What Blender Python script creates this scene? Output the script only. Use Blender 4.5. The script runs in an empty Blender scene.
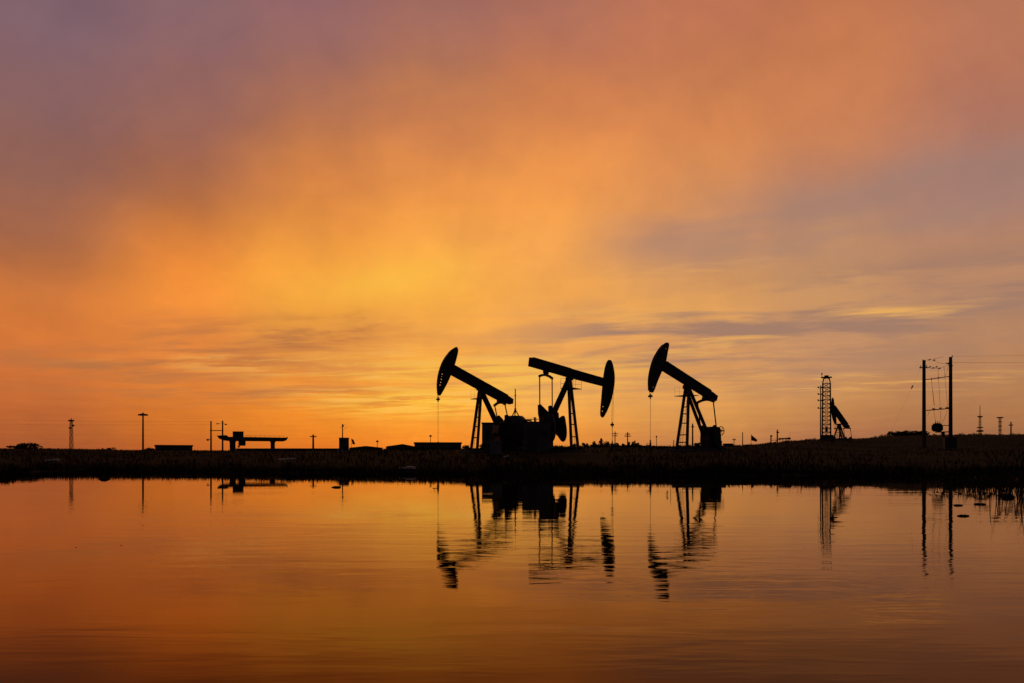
import bpy, bmesh, math, random
from mathutils import Vector, Matrix, noise

random.seed(7)
F, CX, HY, CH = 796.0, 512.0, 458.5, 0.8      # focal length in px, principal column, horizon row, camera height
scn = bpy.context.scene
COL = scn.collection
PI = math.pi
R = math.radians

def lin(c):
    out = []
    for v in c[:3]:
        v = v/255.0
        out.append(v/12.92 if v <= 0.04045 else ((v+0.055)/1.055)**2.4)
    return (out[0], out[1], out[2], 1.0)

def interp(tab, x):
    if x <= tab[0][0]: return tab[0][1]
    for (a, va), (b, vb) in zip(tab, tab[1:]):
        if x <= b:
            t = (x-a)/(b-a); t = t*t*(3-2*t)
            return va+(vb-va)*t
    return tab[-1][1]

def sstep(a, b, x):
    t = max(0.0, min(1.0, (x-a)/(b-a)))
    return t*t*(3-2*t)

# ------------------------------------------------------------------ terrain
SKYLINE = [(-300, 450), (0, 449.5), (40, 449.5), (150, 451), (230, 451.5), (340, 451), (400, 450.5), (470, 449.5), (500, 447.5), (560, 447.5),
           (660, 447.5), (740, 446.5), (778, 443.5), (788, 441.8), (830, 440.8), (870, 439.2), (890, 437.3), (925, 436.3), (1024, 436), (1400, 438)]
CREST = [(0, 160), (230, 150), (380, 110), (480, 98), (720, 98), (800, 140), (900, 200), (1024, 220)]
SHORE = [(-200, 30), (0, 36), (45, 50), (170, 48), (300, 43), (430, 40), (600, 39), (760, 38), (900, 37), (980, 33), (1100, 29), (1400, 26)]

def ground(X, Y):
    px = CX+F*X/max(Y, 20.0)
    ys = interp(SHORE, px)+2.2*noise.noise(Vector((X*0.13, Y*0.05, 3.1)))+0.9*noise.noise(Vector((X*0.6, Y*0.1, 8.1)))
    yc = interp(CREST, px)
    zc = CH+(HY-interp(SKYLINE, px))/F*yc
    if Y < ys: return max(-1.2, -(ys-Y)*0.09)
    b = 1.25*(1-math.exp(-(Y-ys)/18.0))
    n = noise.noise(Vector((X*0.16, Y*0.16, 0.7)))*0.10+noise.noise(Vector((X*0.5, Y*0.5, 5.7)))*0.05
    n *= sstep(ys, ys+6, Y)
    if Y <= yc:
        return b+(zc-b)*sstep(ys+4, yc, Y)**1.6+n
    return 2.0+(zc-2.0)*(1-sstep(yc+3, yc+70, Y))+n

def at(px, py, Y):
    return Vector(((px-CX)/F*Y, Y, CH+(HY-py)/F*Y))

# ------------------------------------------------------------------ materials
MATS = {}
def mat(name, col, rough=0.6, metal=0.0, var=0.35, scale=3.0, bump=0.0, col2=None, detail=6.0):
    m = bpy.data.materials.new(name); m.use_nodes = True
    nt = m.node_tree; b = nt.nodes['Principled BSDF']
    tc = nt.nodes.new('ShaderNodeTexCoord')
    nz = nt.nodes.new('ShaderNodeTexNoise'); nz.inputs['Scale'].default_value = scale; nz.inputs['Detail'].default_value = detail
    nt.links.new(tc.outputs['Object'], nz.inputs['Vector'])
    rp = nt.nodes.new('ShaderNodeValToRGB')
    c1 = tuple(c*(1-var) for c in col); c2 = col2 or tuple(min(1, c*(1+var)) for c in col)
    rp.color_ramp.elements[0].position = 0.32; rp.color_ramp.elements[1].position = 0.68
    rp.color_ramp.elements[0].color = (*c1, 1); rp.color_ramp.elements[1].color = (*c2, 1)
    nt.links.new(nz.outputs['Fac'], rp.inputs['Fac'])
    nt.links.new(rp.outputs['Color'], b.inputs['Base Color'])
    b.inputs['Roughness'].default_value = rough; b.inputs['Metallic'].default_value = metal
    if rough >= 0.8: b.inputs['Specular IOR Level'].default_value = 0.08
    if bump:
        bp = nt.nodes.new('ShaderNodeBump'); bp.inputs['Strength'].default_value = bump; bp.inputs['Distance'].default_value = 0.02
        nt.links.new(nz.outputs['Fac'], bp.inputs['Height']); nt.links.new(bp.outputs['Normal'], b.inputs['Normal'])
    MATS[name] = m
    return m

mat('rig_paint', (0.045, 0.03, 0.025), 0.6, 0.0, 0.35, 2.0, 0.2, (0.06, 0.028, 0.016))
mat('dark_steel', (0.05, 0.045, 0.042), 0.5, 0.6, 0.4, 5.0, 0.2)
mat('rusty_steel', (0.09, 0.045, 0.028), 0.75, 0.2, 0.5, 4.0, 0.3)
mat('wire_rope', (0.06, 0.055, 0.05), 0.6, 0.5, 0.2, 20.0)
mat('concrete', (0.2, 0.19, 0.17), 0.9, 0.0, 0.25, 2.0, 0.3)
mat('tank_paint', (0.07, 0.065, 0.06), 0.55, 0.1, 0.25, 1.5, 0.1, (0.06, 0.045, 0.035))
mat('shed_wall', (0.13, 0.11, 0.10), 0.8, 0.0, 0.2, 0.8, 0.1)
mat('shed_roof', (0.09, 0.055, 0.045), 0.7, 0.1, 0.3, 0.6, 0.1)
mat('pole_concrete', (0.10, 0.085, 0.075), 0.85, 0.0, 0.3, 4.0, 0.2)
mat('pole_wood', (0.06, 0.045, 0.035), 0.85, 0.0, 0.3, 4.0, 0.2)
mat('porcelain', (0.10, 0.05, 0.035), 0.25, 0.0, 0.2, 8.0)
mat('red_cloth', (0.28, 0.015, 0.015), 0.8, 0.0, 0.2, 3.0)
mat('lattice_paint', (0.16, 0.05, 0.04), 0.6, 0.1, 0.4, 0.5)
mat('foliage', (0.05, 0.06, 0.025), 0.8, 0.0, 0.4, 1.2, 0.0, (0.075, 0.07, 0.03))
mat('bark', (0.05, 0.04, 0.03), 0.9, 0.0, 0.3, 5.0, 0.3)
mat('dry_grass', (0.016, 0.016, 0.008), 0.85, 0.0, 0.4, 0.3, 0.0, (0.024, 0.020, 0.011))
mat('reed_stalk', (0.07, 0.055, 0.03), 0.8, 0.0, 0.4, 2.0)
mat('pale_board', (0.45, 0.42, 0.38), 0.8, 0.0, 0.2, 2.0)
mat('weed_mat', (0.035, 0.04, 0.018), 0.9, 0.0, 0.5, 6.0, 0.4)

def ground_material():
    m = bpy.data.materials.new('soil'); m.use_nodes = True
    nt = m.node_tree; b = nt.nodes['Principled BSDF']
    tc = nt.nodes.new('ShaderNodeTexCoord')
    def nz(scale, det, sx=1.0):
        mp = nt.nodes.new('ShaderNodeMapping'); mp.inputs['Scale'].default_value = (sx, 1, 1)
        nt.links.new(tc.outputs['Object'], mp.inputs['Vector'])
        n = nt.nodes.new('ShaderNodeTexNoise'); n.inputs['Scale'].default_value = scale; n.inputs['Detail'].default_value = det
        nt.links.new(mp.outputs['Vector'], n.inputs['Vector']); return n
    n1, n2 = nz(0.12, 5, 0.4), nz(1.7, 8)
    r1 = nt.nodes.new('ShaderNodeValToRGB')
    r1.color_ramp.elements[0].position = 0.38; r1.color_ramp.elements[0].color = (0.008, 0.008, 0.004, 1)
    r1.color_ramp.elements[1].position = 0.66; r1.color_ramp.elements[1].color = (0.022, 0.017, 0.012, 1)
    nt.links.new(n1.outputs['Fac'], r1.inputs['Fac'])
    mx = nt.nodes.new('ShaderNodeMix'); mx.data_type = 'RGBA'; mx.blend_type = 'OVERLAY'; mx.inputs['Factor'].default_value = 0.5
    nt.links.new(r1.outputs['Color'], mx.inputs[6]); nt.links.new(n2.outputs['Fac'], mx.inputs[7])
    nt.links.new(mx.outputs[2], b.inputs['Base Color'])
    b.inputs['Roughness'].default_value = 0.95
    b.inputs['Specular IOR Level'].default_value = 0.03
    bp = nt.nodes.new('ShaderNodeBump'); bp.inputs['Strength'].default_value = 0.6; bp.inputs['Distance'].default_value = 0.08
    nt.links.new(n2.outputs['Fac'], bp.inputs['Height']); nt.links.new(bp.outputs['Normal'], b.inputs['Normal'])
    return m

def water_material():
    m = bpy.data.materials.new('pond_water'); m.use_nodes = True
    nt = m.node_tree; b = nt.nodes['Principled BSDF']
    L = nt.links.new
    tc = nt.nodes.new('ShaderNodeTexCoord')
    def wave(scale, sx, sy, det, rot=0.0, dist=0.0):
        mp = nt.nodes.new('ShaderNodeMapping'); mp.inputs['Scale'].default_value = (sx, sy, 1); mp.inputs['Rotation'].default_value = (0, 0, rot)
        L(tc.outputs['Object'], mp.inputs['Vector'])
        n = nt.nodes.new('ShaderNodeTexNoise'); n.inputs['Scale'].default_value = scale; n.inputs['Detail'].default_value = det
        n.inputs['Roughness'].default_value = 0.45; n.inputs['Distortion'].default_value = dist
        L(mp.outputs['Vector'], n.inputs['Vector']); return n.outputs['Fac']
    def mth(op, a, c):
        n = nt.nodes.new('ShaderNodeMath'); n.operation = op
        for i, v in enumerate((a, c)):
            if isinstance(v, (int, float)): n.inputs[i].default_value = v
            else: L(v, n.inputs[i])
        return n.outputs[0]
    swell = wave(1.0, 0.30, 0.85, 1.0, 0.10)
    rip = wave(1.0, 1.0, 3.2, 2.0, -0.05, 0.6)
    fine = wave(1.0, 4.0, 22.0, 2.0, 0.08)
    patch = wave(1.0, 0.06, 0.22, 4.0, 0.15, 0.5)
    mr = nt.nodes.new('ShaderNodeMapRange'); mr.interpolation_type = 'SMOOTHSTEP'
    mr.inputs['From Min'].default_value = 0.40; mr.inputs['From Max'].default_value = 0.62
    mr.inputs['To Min'].default_value = 0.15; mr.inputs['To Max'].default_value = 1.0
    L(patch, mr.inputs['Value'])
    sxyz = nt.nodes.new('ShaderNodeSeparateXYZ'); L(tc.outputs['Object'], sxyz.inputs[0])
    def rng(v, a, c, t0, t1):
        n = nt.nodes.new('ShaderNodeMapRange'); n.interpolation_type = 'SMOOTHSTEP'; L(v, n.inputs['Value'])
        for k, x in (('From Min', a), ('From Max', c), ('To Min', t0), ('To Max', t1)): n.inputs[k].default_value = x
        return n.outputs['Result']
    calm = rng(sxyz.outputs[1], 5.0, 24.0, 1.0, 0.10)          # sheltered, calmer water towards the far bank
    h = mth('MULTIPLY', swell, WSWELL)
    h2 = mth('ADD', mth('MULTIPLY', rip, WRIP), mth('MULTIPLY', fine, WFINE))
    h = mth('MULTIPLY', mth('ADD', h, mth('MULTIPLY', h2, mr.outputs['Result'])), calm)
    bp = nt.nodes.new('ShaderNodeBump'); bp.inputs['Strength'].default_value = 1.0; bp.inputs['Distance'].default_value = 1.0
    L(h, bp.inputs['Height'])
    # brown pond water; tint paints the Fresnel reflection darker and redder where one looks down
    fr = nt.nodes.new('ShaderNodeFresnel'); fr.inputs['IOR'].default_value = 1.33; L(bp.outputs['Normal'], fr.inputs['Normal'])
    tint = nt.nodes.new('ShaderNodeValToRGB'); e = tint.color_ramp.elements
    e[0].position = 0.10; e[0].color = (0.46, 0.23, 0.12, 1); e[1].position = 0.75; e[1].color = (0.98, 0.90, 0.84, 1)
    k = e.new(0.34); k.color = (0.94, 0.62, 0.41, 1)
    L(fr.outputs[0], tint.inputs['Fac'])
    gl = nt.nodes.new('ShaderNodeBsdfGlossy'); gl.inputs['Roughness'].default_value = 0.012
    L(tint.outputs['Color'], gl.inputs['Color']); L(bp.outputs['Normal'], gl.inputs['Normal'])
    df = nt.nodes.new('ShaderNodeBsdfDiffuse'); df.inputs['Color'].default_value = (0.012, 0.007, 0.004, 1)
    ms = nt.nodes.new('ShaderNodeMixShader'); L(fr.outputs[0], ms.inputs[0]); L(df.outputs[0], ms.inputs[1]); L(gl.outputs[0], ms.inputs[2])
    L(ms.outputs[0], nt.nodes['Material Output'].inputs['Surface']); nt.nodes.remove(b)
    return m
WSWELL, WRIP, WFINE = 0.0045, 0.0052, 0.0008

# ------------------------------------------------------------------ building helpers
def tag(o, label=None, cat=None, group=None, kind=None):
    if label: o['label'] = label
    if cat: o['category'] = cat
    if group: o['group'] = group
    if kind: o['kind'] = kind
    return o

def empty(name, loc, label, cat, group=None, rz=0.0):
    o = bpy.data.objects.new(name, None); COL.objects.link(o)
    o.location = loc; o.rotation_euler = (0, 0, rz); o.empty_display_size = 0.5
    return tag(o, label, cat, group)

class MB:
    def __init__(s): s.bm = bmesh.new()
    def box(s, c, size, rot=None):
        vs = bmesh.ops.create_cube(s.bm, size=1.0)['verts']
        M = Matrix.Translation(Vector(c)) @ (rot.to_4x4() if rot else Matrix.Identity(4)) @ Matrix.Diagonal((*size, 1))
        bmesh.ops.transform(s.bm, matrix=M, verts=vs); return s
    @staticmethod
    def frame(p, q, up=(0, 0, 1)):
        d = (Vector(q)-Vector(p)); l = d.length; d.normalize()
        u = Vector(up)
        if abs(d.dot(u)) > 0.98: u = Vector((1, 0, 0))
        x = d.cross(u).normalized(); y = x.cross(d).normalized()
        return Matrix((x, y, d)).transposed(), l
    def bar(s, p, q, w, h=None, up=(0, 0, 1)):
        M, l = s.frame(p, q, up); h = h or w
        return s.box((Vector(p)+Vector(q))/2, (w, h, l), M)
    def tube(s, p, q, r0, r1=None, n=10):
        M, l = s.frame(p, q); r1 = r0 if r1 is None else r1
        vs = bmesh.ops.create_cone(s.bm, cap_ends=True, segments=n, radius1=r0, radius2=r1, depth=l)['verts']
        bmesh.ops.transform(s.bm, matrix=Matrix.Translation((Vector(p)+Vector(q))/2) @ M.to_4x4(), verts=vs); return s
    def path(s, pts, r, n=6):
        for a, b in zip(pts, pts[1:]): s.tube(a, b, r, r, n)
        return s
    def ball(s, c, r, sc=(1, 1, 1), sub=2):
        vs = bmesh.ops.create_icosphere(s.bm, subdivisions=sub, radius=r)['verts']
        bmesh.ops.transform(s.bm, matrix=Matrix.Translation(Vector(c)) @ Matrix.Diagonal((*sc, 1)), verts=vs); return s
    def prism(s, poly, t, y0=0.0):                   # outline in local x-z, thickness t along y
        a = [s.bm.verts.new((x, y0-t/2, z)) for x, z in poly]
        b = [s.bm.verts.new((x, y0+t/2, z)) for x, z in poly]
        s.bm.faces.new(a); s.bm.faces.new(b[::-1]); n = len(poly)
        for i in range(n): s.bm.faces.new((a[i], b[i], b[(i+1) % n], a[(i+1) % n]))
        return s
    def lathe(s, prof, c=(0, 0, 0), n=28):
        rings = []
        for r, z in prof:
            rings.append([s.bm.verts.new((c[0]+r*math.cos(2*PI*k/n), c[1]+r*math.sin(2*PI*k/n), c[2]+z)) for k in range(n)])
        for A, B in zip(rings, rings[1:]):
            for k in range(n): s.bm.faces.new((A[k], A[(k+1) % n], B[(k+1) % n], B[k]))
        s.bm.faces.new(rings[0][::-1]); s.bm.faces.new(rings[-1]); return s
    def torus(s, c, rad, r, axis='y', n=24, k=6):
        ring = []
        for i in range(n):
            a = 2*PI*i/n; row = []
            for j in range(k):
                b = 2*PI*j/k; q = rad+r*math.cos(b)
                p = (q*math.cos(a), r*math.sin(b), q*math.sin(a)) if axis == 'y' else (q*math.cos(a), q*math.sin(a), r*math.sin(b))
                row.append(s.bm.verts.new(Vector(c)+Vector(p)))
            ring.append(row)
        for i in range(n):
            for j in range(k):
                s.bm.faces.new((ring[i][j], ring[(i+1) % n][j], ring[(i+1) % n][(j+1) % k], ring[i][(j+1) % k]))
        return s
    def build(s, name, m, parent=None, bevel=0.0, smooth=False):
        bmesh.ops.recalc_face_normals(s.bm, faces=s.bm.faces)
        me = bpy.data.meshes.new(name); s.bm.to_mesh(me); s.bm.free()
        me.materials.append(MATS[m] if isinstance(m, str) else m)
        o = bpy.data.objects.new(name, me); COL.objects.link(o)
        if parent: o.parent = parent
        if smooth:
            for p in me.polygons: p.use_smooth = True
        if bevel:
            bv = o.modifiers.new('bevel', 'BEVEL'); bv.width = bevel; bv.segments = 2; bv.limit_method = 'ANGLE'
        return o

def raw(name, verts, faces, m, parent=None):
    me = bpy.data.meshes.new(name); me.from_pydata(verts, [], faces); me.update()
    me.materials.append(MATS[m] if isinstance(m, str) else m)
    o = bpy.data.objects.new(name, me); COL.objects.link(o)
    if parent: o.parent = parent
    return o

def holed_plate(name, outline, holes, t, m, parent):      # flat plate with round holes, in local x-z
    cu = bpy.data.curves.new(name, 'CURVE'); cu.dimensions = '2D'; cu.fill_mode = 'BOTH'; cu.extrude = t/2
    def spl(pts):
        sp = cu.splines.new('POLY'); sp.points.add(len(pts)-1); sp.use_cyclic_u = True
        for p, q in zip(sp.points, pts): p.co = (q[0], q[1], 0, 1)
    spl(outline)
    for (x, z, r) in holes: spl([(x+r*math.cos(2*PI*k/12), z+r*math.sin(2*PI*k/12)) for k in range(12)])
    tmp = bpy.data.objects.new('tmp', cu); COL.objects.link(tmp)
    bpy.context.view_layer.update()
    me = bpy.data.meshes.new_from_object(tmp.evaluated_get(bpy.context.evaluated_depsgraph_get()))
    bpy.data.objects.remove(tmp); bpy.data.curves.remove(cu)
    me.transform(Matrix.Rotation(PI/2, 4, 'X'))
    me.materials.clear(); me.materials.append(MATS[m])
    o = bpy.data.objects.new(name, me); COL.objects.link(o); o.parent = parent
    return o

def smooth_outline(pts, sub=4, closed=True):
    n = len(pts); out = []
    rng = range(n) if closed else range(n-1)
    for i in rng:
        p0, p1, p2, p3 = (pts[(i-1) % n], pts[i], pts[(i+1) % n], pts[(i+2) % n]) if closed else (pts[max(i-1, 0)], pts[i], pts[i+1], pts[min(i+2, n-1)])
        for k in range(sub):
            t = k/sub
            out.append(tuple(0.5*((2*p1[a])+(-p0[a]+p2[a])*t+(2*p0[a]-5*p1[a]+4*p2[a]-p3[a])*t*t+(-p0[a]+3*p1[a]-3*p2[a]+p3[a])*t**3) for a in (0, 1)))
    if not closed: out.append(pts[-1])
    return out

# ------------------------------------------------------------------ ground and water
def make_ground():
    ys = [-120, -60, -20, 0, 12, 20, 24]+[26+i*1.0 for i in range(40)]+[66+i*2.0 for i in range(100)]
    y = 270
    while y < 7000: ys.append(y); y *= 1.25
    ts = []
    t = -3.0
    while t <= 3.0001:
        ts.append(t); t += 0.012 if -0.78 < t < 0.78 else 0.08
    V, Fc = [], []
    for Y in ys:
        for t in ts:
            X = t*max(Y, 20.0)
            V.append((X, Y, ground(X, Y) if Y > 20 else -1.2))
    n = len(ts)
    for i in range(len(ys)-1):
        for j in range(n-1):
            a = i*n+j; Fc.append((a, a+1, a+n+1, a+n))
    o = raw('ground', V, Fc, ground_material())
    for p in o.data.polygons: p.use_smooth = True
    tag(o, kind='structure')
make_ground()
w = raw('water', [(-900, -120, 0), (900, -120, 0), (900, 120, 0), (-900, 120, 0)], [(0, 1, 2, 3)], water_material())
tag(w, kind='structure')

# ------------------------------------------------------------------ grass, reeds, bushes
def blades(specs):
    V, Fc = [], []
    for (x, y, z, h, wd, lean) in specs:
        a = random.uniform(0, PI); dx, dy = math.cos(a)*wd/2, math.sin(a)*wd/2
        b = random.uniform(0, 2*PI); lx, ly = math.cos(b)*lean*h, math.sin(b)*lean*h
        k = len(V)
        V += [(x-dx, y-dy, z-0.03), (x+dx, y+dy, z-0.03), (x+lx*0.4+dx*0.7, y+ly*0.4+dy*0.7, z+h*0.6), (x+lx*0.4-dx*0.7, y+ly*0.4-dy*0.7, z+h*0.6), (x+lx, y+ly, z+h)]
        Fc += [(k, k+1, k+2, k+3), (k+3, k+2, k+4)]
    return V, Fc

sp = []
for i in range(26000):                                          # shore fringe
    px = random.uniform(-60, 1084); ys = interp(SHORE, px)
    Y = ys-0.8+abs(random.gauss(0, 3.0)); X = (px-CX)/F*Y
    c = noise.noise(Vector((X*0.35, Y*0.2, 9.0)))
    c2 = noise.noise(Vector((X*1.3, Y*0.5, 1.0)))
    h = (0.13+0.32*max(0, c+0.2)+0.9*max(0, c2-0.22))*random.uniform(0.5, 1.25)
    z = ground(X, Y)
    if z > -0.12: sp.append((X, Y, z, h, random.uniform(0.015, 0.04), random.uniform(0.05, 0.45)))
for i in range(22000):                                          # the bank
    px = random.uniform(-60, 1084); ys = interp(SHORE, px); yc = interp(CREST, px)
    Y = ys+4+(yc+6-ys)*random.random(); X = (px-CX)/F*Y
    c = noise.noise(Vector((X*0.12, Y*0.12, 4.0)))
    if c < -0.25: continue
    sp.append((X, Y, ground(X, Y), random.uniform(0.1, 0.35), random.uniform(0.03, 0.08), random.uniform(0.1, 0.5)))
for i in range(14000):                                          # weeds along the crest
    px = random.uniform(-40, 1064); yc = interp(CREST, px)
    Y = yc+random.uniform(-10, 3); X = (px-CX)/F*Y
    c = noise.noise(Vector((px*0.045, Y*0.03, 14.0)))+0.5*noise.noise(Vector((px*0.25, Y*0.03, 2.0)))
    h = (0.12+0.55*max(0, c))*random.uniform(0.5, 1.2)*(yc/110)
    sp.append((X, Y, ground(X, Y), h, random.uniform(0.05, 0.12), random.uniform(0.05, 0.4)))
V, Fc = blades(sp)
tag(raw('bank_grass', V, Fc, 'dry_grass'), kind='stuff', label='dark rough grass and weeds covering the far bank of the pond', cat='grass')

def leaf_clump(V, Fc, c, rad, n, size, lobes=7):
    """leaf sized quads in several overlapping uneven lobes"""
    L = [(Vector((random.uniform(-1, 1)*rad[0]*0.6, random.uniform(-1, 1)*rad[1]*0.6, random.uniform(-0.5, 0.75)*rad[2])), random.uniform(0.3, 0.6)) for _ in range(lobes)]
    for i in range(n):
        o, s = random.choice(L)
        while True:
            p = Vector((random.uniform(-1, 1), random.uniform(-1, 1), random.uniform(-1, 1)))
            if 0.25 < p.length < 1: break
        p = Vector(c)+o+Vector((p.x*rad[0], p.y*rad[1], p.z*rad[2]))*s
        a = Vector((random.gauss(0, 1), random.gauss(0, 1), random.gauss(0, 1))).normalized()*size*random.uniform(0.6, 1.4)
        b = a.cross(Vector((random.gauss(0, 1), random.gauss(0, 1), random.gauss(0, 1)))).normalized()*size*0.5
        k = len(V); V += [tuple(p-a), tuple(p+b), tuple(p+a), tuple(p-b)]; Fc.append((k, k+1, k+2, k+3))

def bush(px, Y, wpx, top_py, label, group, name='bush', cat='bush', n=500):
    X = (px-CX)/F*Y; g = ground(X, Y)
    top = CH+(HY-top_py)/F*Y; h = max(0.5, top-g); wd = wpx/F*Y
    e = empty(name, (X, Y, g), label, cat, group)
    st = MB()
    for k in range(4):
        st.tube((random.uniform(-.1, .1), random.uniform(-.1, .1), -0.2), (random.uniform(-.25, .25)*wd, random.uniform(-.2, .2)*wd, h*0.65), 0.05, 0.02, 6)
    st.build('trunk' if cat == 'tree' else 'stem', 'bark', e)
    V, Fc = [], []
    leaf_clump(V, Fc, (0, 0, h*0.45), (wd*0.55, wd*0.5, h*0.6), n, lobes=12, size=max(0.022*max(h, 2.0)**0.9+0.04, 0.045*wd))
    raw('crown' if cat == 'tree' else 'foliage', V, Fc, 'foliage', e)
    return e

BG = 'bushes along the crest of the bank'
bush(17, 158, 20, 445.8, 'low dark bush on the crest at far left, beside the broad bush', BG)
bush(27, 156, 22, 443.2, 'broad dark bush near the left end of the bank, its crown above the crest', BG, n=700)
bush(111, 150, 9, 448.6, 'small low bush between the red lattice mast and the tall floodlight mast', BG)
bush(150, 152, 10, 448.9, 'small low bush just in front of the grey shed at the floodlight mast', BG)
bush(484, 99, 10, 443.8, 'dark bush between the low flat roofed shed and the left pumpjack legs', BG)
bush(466, 99, 8, 445.0, 'small dark bush in front of the right end of the flat roofed shed', BG)
bush(391, 107, 7, 446.2, 'small dark bush in the gap between the two sloped shed roofs', BG)
bush(697, 100, 9, 444.6, 'dark bush just behind the right pumpjack front legs', BG)
for lab, px, wp, tp in (
        ('leftmost and lowest bush of the dark hedge clump left of the twin poles', 897, 16, 431.2),
        ('second bush of the dark hedge clump left of the twin poles', 908, 18, 431.4),
        ('rightmost bush of the dark hedge clump, touching the left one of the twin poles', 919, 18, 431.2)):
    bush(px, 200, wp, tp, lab, BG, n=1200)

# distant tree line that reads as one mass
V, Fc = [], []
for px, tp, wp in [(583, 442.5, 9), (588, 444, 8), (593, 441.5, 8), (597, 442.5, 8), (602, 438.5, 8), (607, 441.5, 9), (613, 442.5, 9), (618, 443.5, 8), (623, 443.3, 7),
                   (628, 442, 7), (633, 441.3, 9), (638, 441.8, 8), (643, 444, 8), (649, 445.5, 9), (575, 444, 9), (655, 446.3, 9), (571, 445.2, 6)]:
    Y = 150+random.uniform(-6, 6); p = at(px, tp, Y); h = p.z-1.9
    for k in range(3):
        leaf_clump(V, Fc, (p.x+random.uniform(-.3, .3), Y, 1.9+h*(0.25+0.22*k)), (wp/F*Y*(0.75-0.2*k), 1.2, h*0.33), 300, 0.14)
for px in range(930, 1030, 7):
    Y = 218; tp = 435.2-random.uniform(0, 2.0); p = at(px, tp, Y); h = max(0.5, p.z-ground(p.x, Y))
    leaf_clump(V, Fc, (p.x, Y, p.z-h*0.55), (1.2, 1.0, h*0.6), 160, 0.13)
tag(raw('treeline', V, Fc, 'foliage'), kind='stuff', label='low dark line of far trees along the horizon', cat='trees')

def reed_clump(px, py, n, spread, hmax, label, group, lean=0.6, sub=0.007):
    Y = CH*F/(py-HY); X = (px-CX)/F*Y
    V, Fc = [], []
    V.append((0, 0, -0.6))
    for i in range(n):
        x, y = random.gauss(0, spread), random.gauss(0, spread*0.7)
        h = hmax*random.uniform(0.35, 1.0); b = random.uniform(0, 2*PI); ln = h*random.uniform(0.05, lean)
        p = Vector((x, y, -0.08)); q = Vector((x+math.cos(b)*ln*0.4, y+math.sin(b)*ln*0.4, h*0.6)); r = Vector((x+math.cos(b)*ln*1.2, y+math.sin(b)*ln*1.2, h*random.uniform(0.8, 1.0)))
        w0 = sub*random.uniform(0.7, 1.3)
        Fc.append((0, len(V), len(V)+1))
        for (a, c, wa, wb) in ((p, q, w0, w0*0.8), (q, r, w0*0.8, w0*0.3)):
            k = len(V)
            V += [(a.x-wa, a.y, a.z), (a.x+wa*0.5, a.y-wa*0.8, a.z), (a.x+wa*0.5, a.y+wa*0.8, a.z), (c.x-wb, c.y, c.z), (c.x+wb*0.5, c.y-wb*0.8, c.z), (c.x+wb*0.5, c.y+wb*0.8, c.z)]
            Fc += [(k, k+1, k+4, k+3), (k+1, k+2, k+5, k+4), (k+2, k, k+3, k+5)]
        if random.random() < 0.5:                            # a leaf bent off the stalk
            k = len(V); d = Vector((math.cos(b+2), math.sin(b+2), -0.3))*h*0.4
            V += [tuple(q), tuple(q+d*0.6+Vector((0, 0, .12*h))), tuple(q+d)]; Fc.append((k, k+1, k+2))
    o = raw('reed_clump', V, Fc, 'reed_stalk'); o.location = (X, Y, 0)
    return tag(o, label, 'reeds', group)

RG = 'reed clumps standing in the pond at the right'
reed_clump(958, 487, 60, 0.55, 0.45, 'thin reed clump just right of the right twin pole reflection', RG)
reed_clump(972, 487, 70, 0.6, 0.5, 'dense reed clump above the two floating weed mats', RG)
reed_clump(985, 488, 75, 0.55, 0.5, 'reed clump behind the longest floating weed mat', RG)
reed_clump(998, 488, 70, 0.5, 0.55, 'reed clump between the floating weed mats and the tall stalks', RG)
reed_clump(1007, 498, 18, 0.24, 1.05, 'tall slanting reed stalks rising from the dark weed mass near the right edge', RG, 0.35, 0.009)
reed_clump(1017, 492, 50, 0.4, 0.85, 'tall reed clump at the right edge of the pond', RG, 0.4)
reed_clump(668, 495, 4, 0.13, 0.22, 'two or three short reed stalks alone in mid pond under the right pumpjack', None, 0.3)

def weed_mat(px, py, wpx, label, hgt=0.018, group='dark clumps floating on the pond'):
    Y = CH*F/(py-HY); X = (px-CX)/F*Y; wd = wpx/F*Y
    mb = MB(); n = 28; r0 = random.random()*9
    rings = []
    for fr, z in ((1.0, -0.03), (0.98, min(0.012, hgt*0.6)), (0.7, hgt*0.8), (0.3, hgt)):
        ring = []
        for k in range(n):
            a = 2*PI*k/n; q = fr*(1+0.5*noise.noise(Vector((math.cos(a)*1.3+r0, math.sin(a)*1.3, fr)))+0.35*noise.noise(Vector((math.cos(a)*4+r0, math.sin(a)*4, 2))))
            ring.append(mb.bm.verts.new((math.cos(a)*wd/2*q, math.sin(a)*wd*0.32*q, z*(1+0.4*math.sin(3*a+r0)))))
        rings.append(ring)
    for A, B in zip(rings, rings[1:]):
        for k in range(n): mb.bm.faces.new((A[k], A[(k+1) % n], B[(k+1) % n], B[k]))
    mb.bm.faces.new(rings[-1])
    o = mb.build('weed_mat', 'weed_mat'); o.location = (X, Y, 0)
    return tag(o, label, 'weed mat', group)
weed_mat(104, 479.4, 10, 'dark weed clump floating off the left bank, left of the floodlight mast reflection', 0.07)
weed_mat(958, 505.6, 8, 'small floating weed mat nearest the right twin pole reflection')
weed_mat(980, 504.5, 12, 'longest floating weed mat, below the reed clumps at the right', 0.02)
weed_mat(964, 516.2, 10.5, 'floating weed mat lying nearest the viewer at the right')
weed_mat(1008, 497.5, 13, 'dark weed mass around the feet of the tall reed stalks', 0.06)
weed_mat(76, 547.5, 2.2, 'tiny floating scrap at the left, the left one of two', 0.002, 'tiny scraps floating on the open water')
weed_mat(121, 545.8, 2.2, 'tiny floating scrap at the left, the right one of two', 0.002, 'tiny scraps floating on the open water')
weed_mat(336, 487.5, 9, 'thin dark scrap floating under the antenna hut reflection', 0.03)

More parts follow.
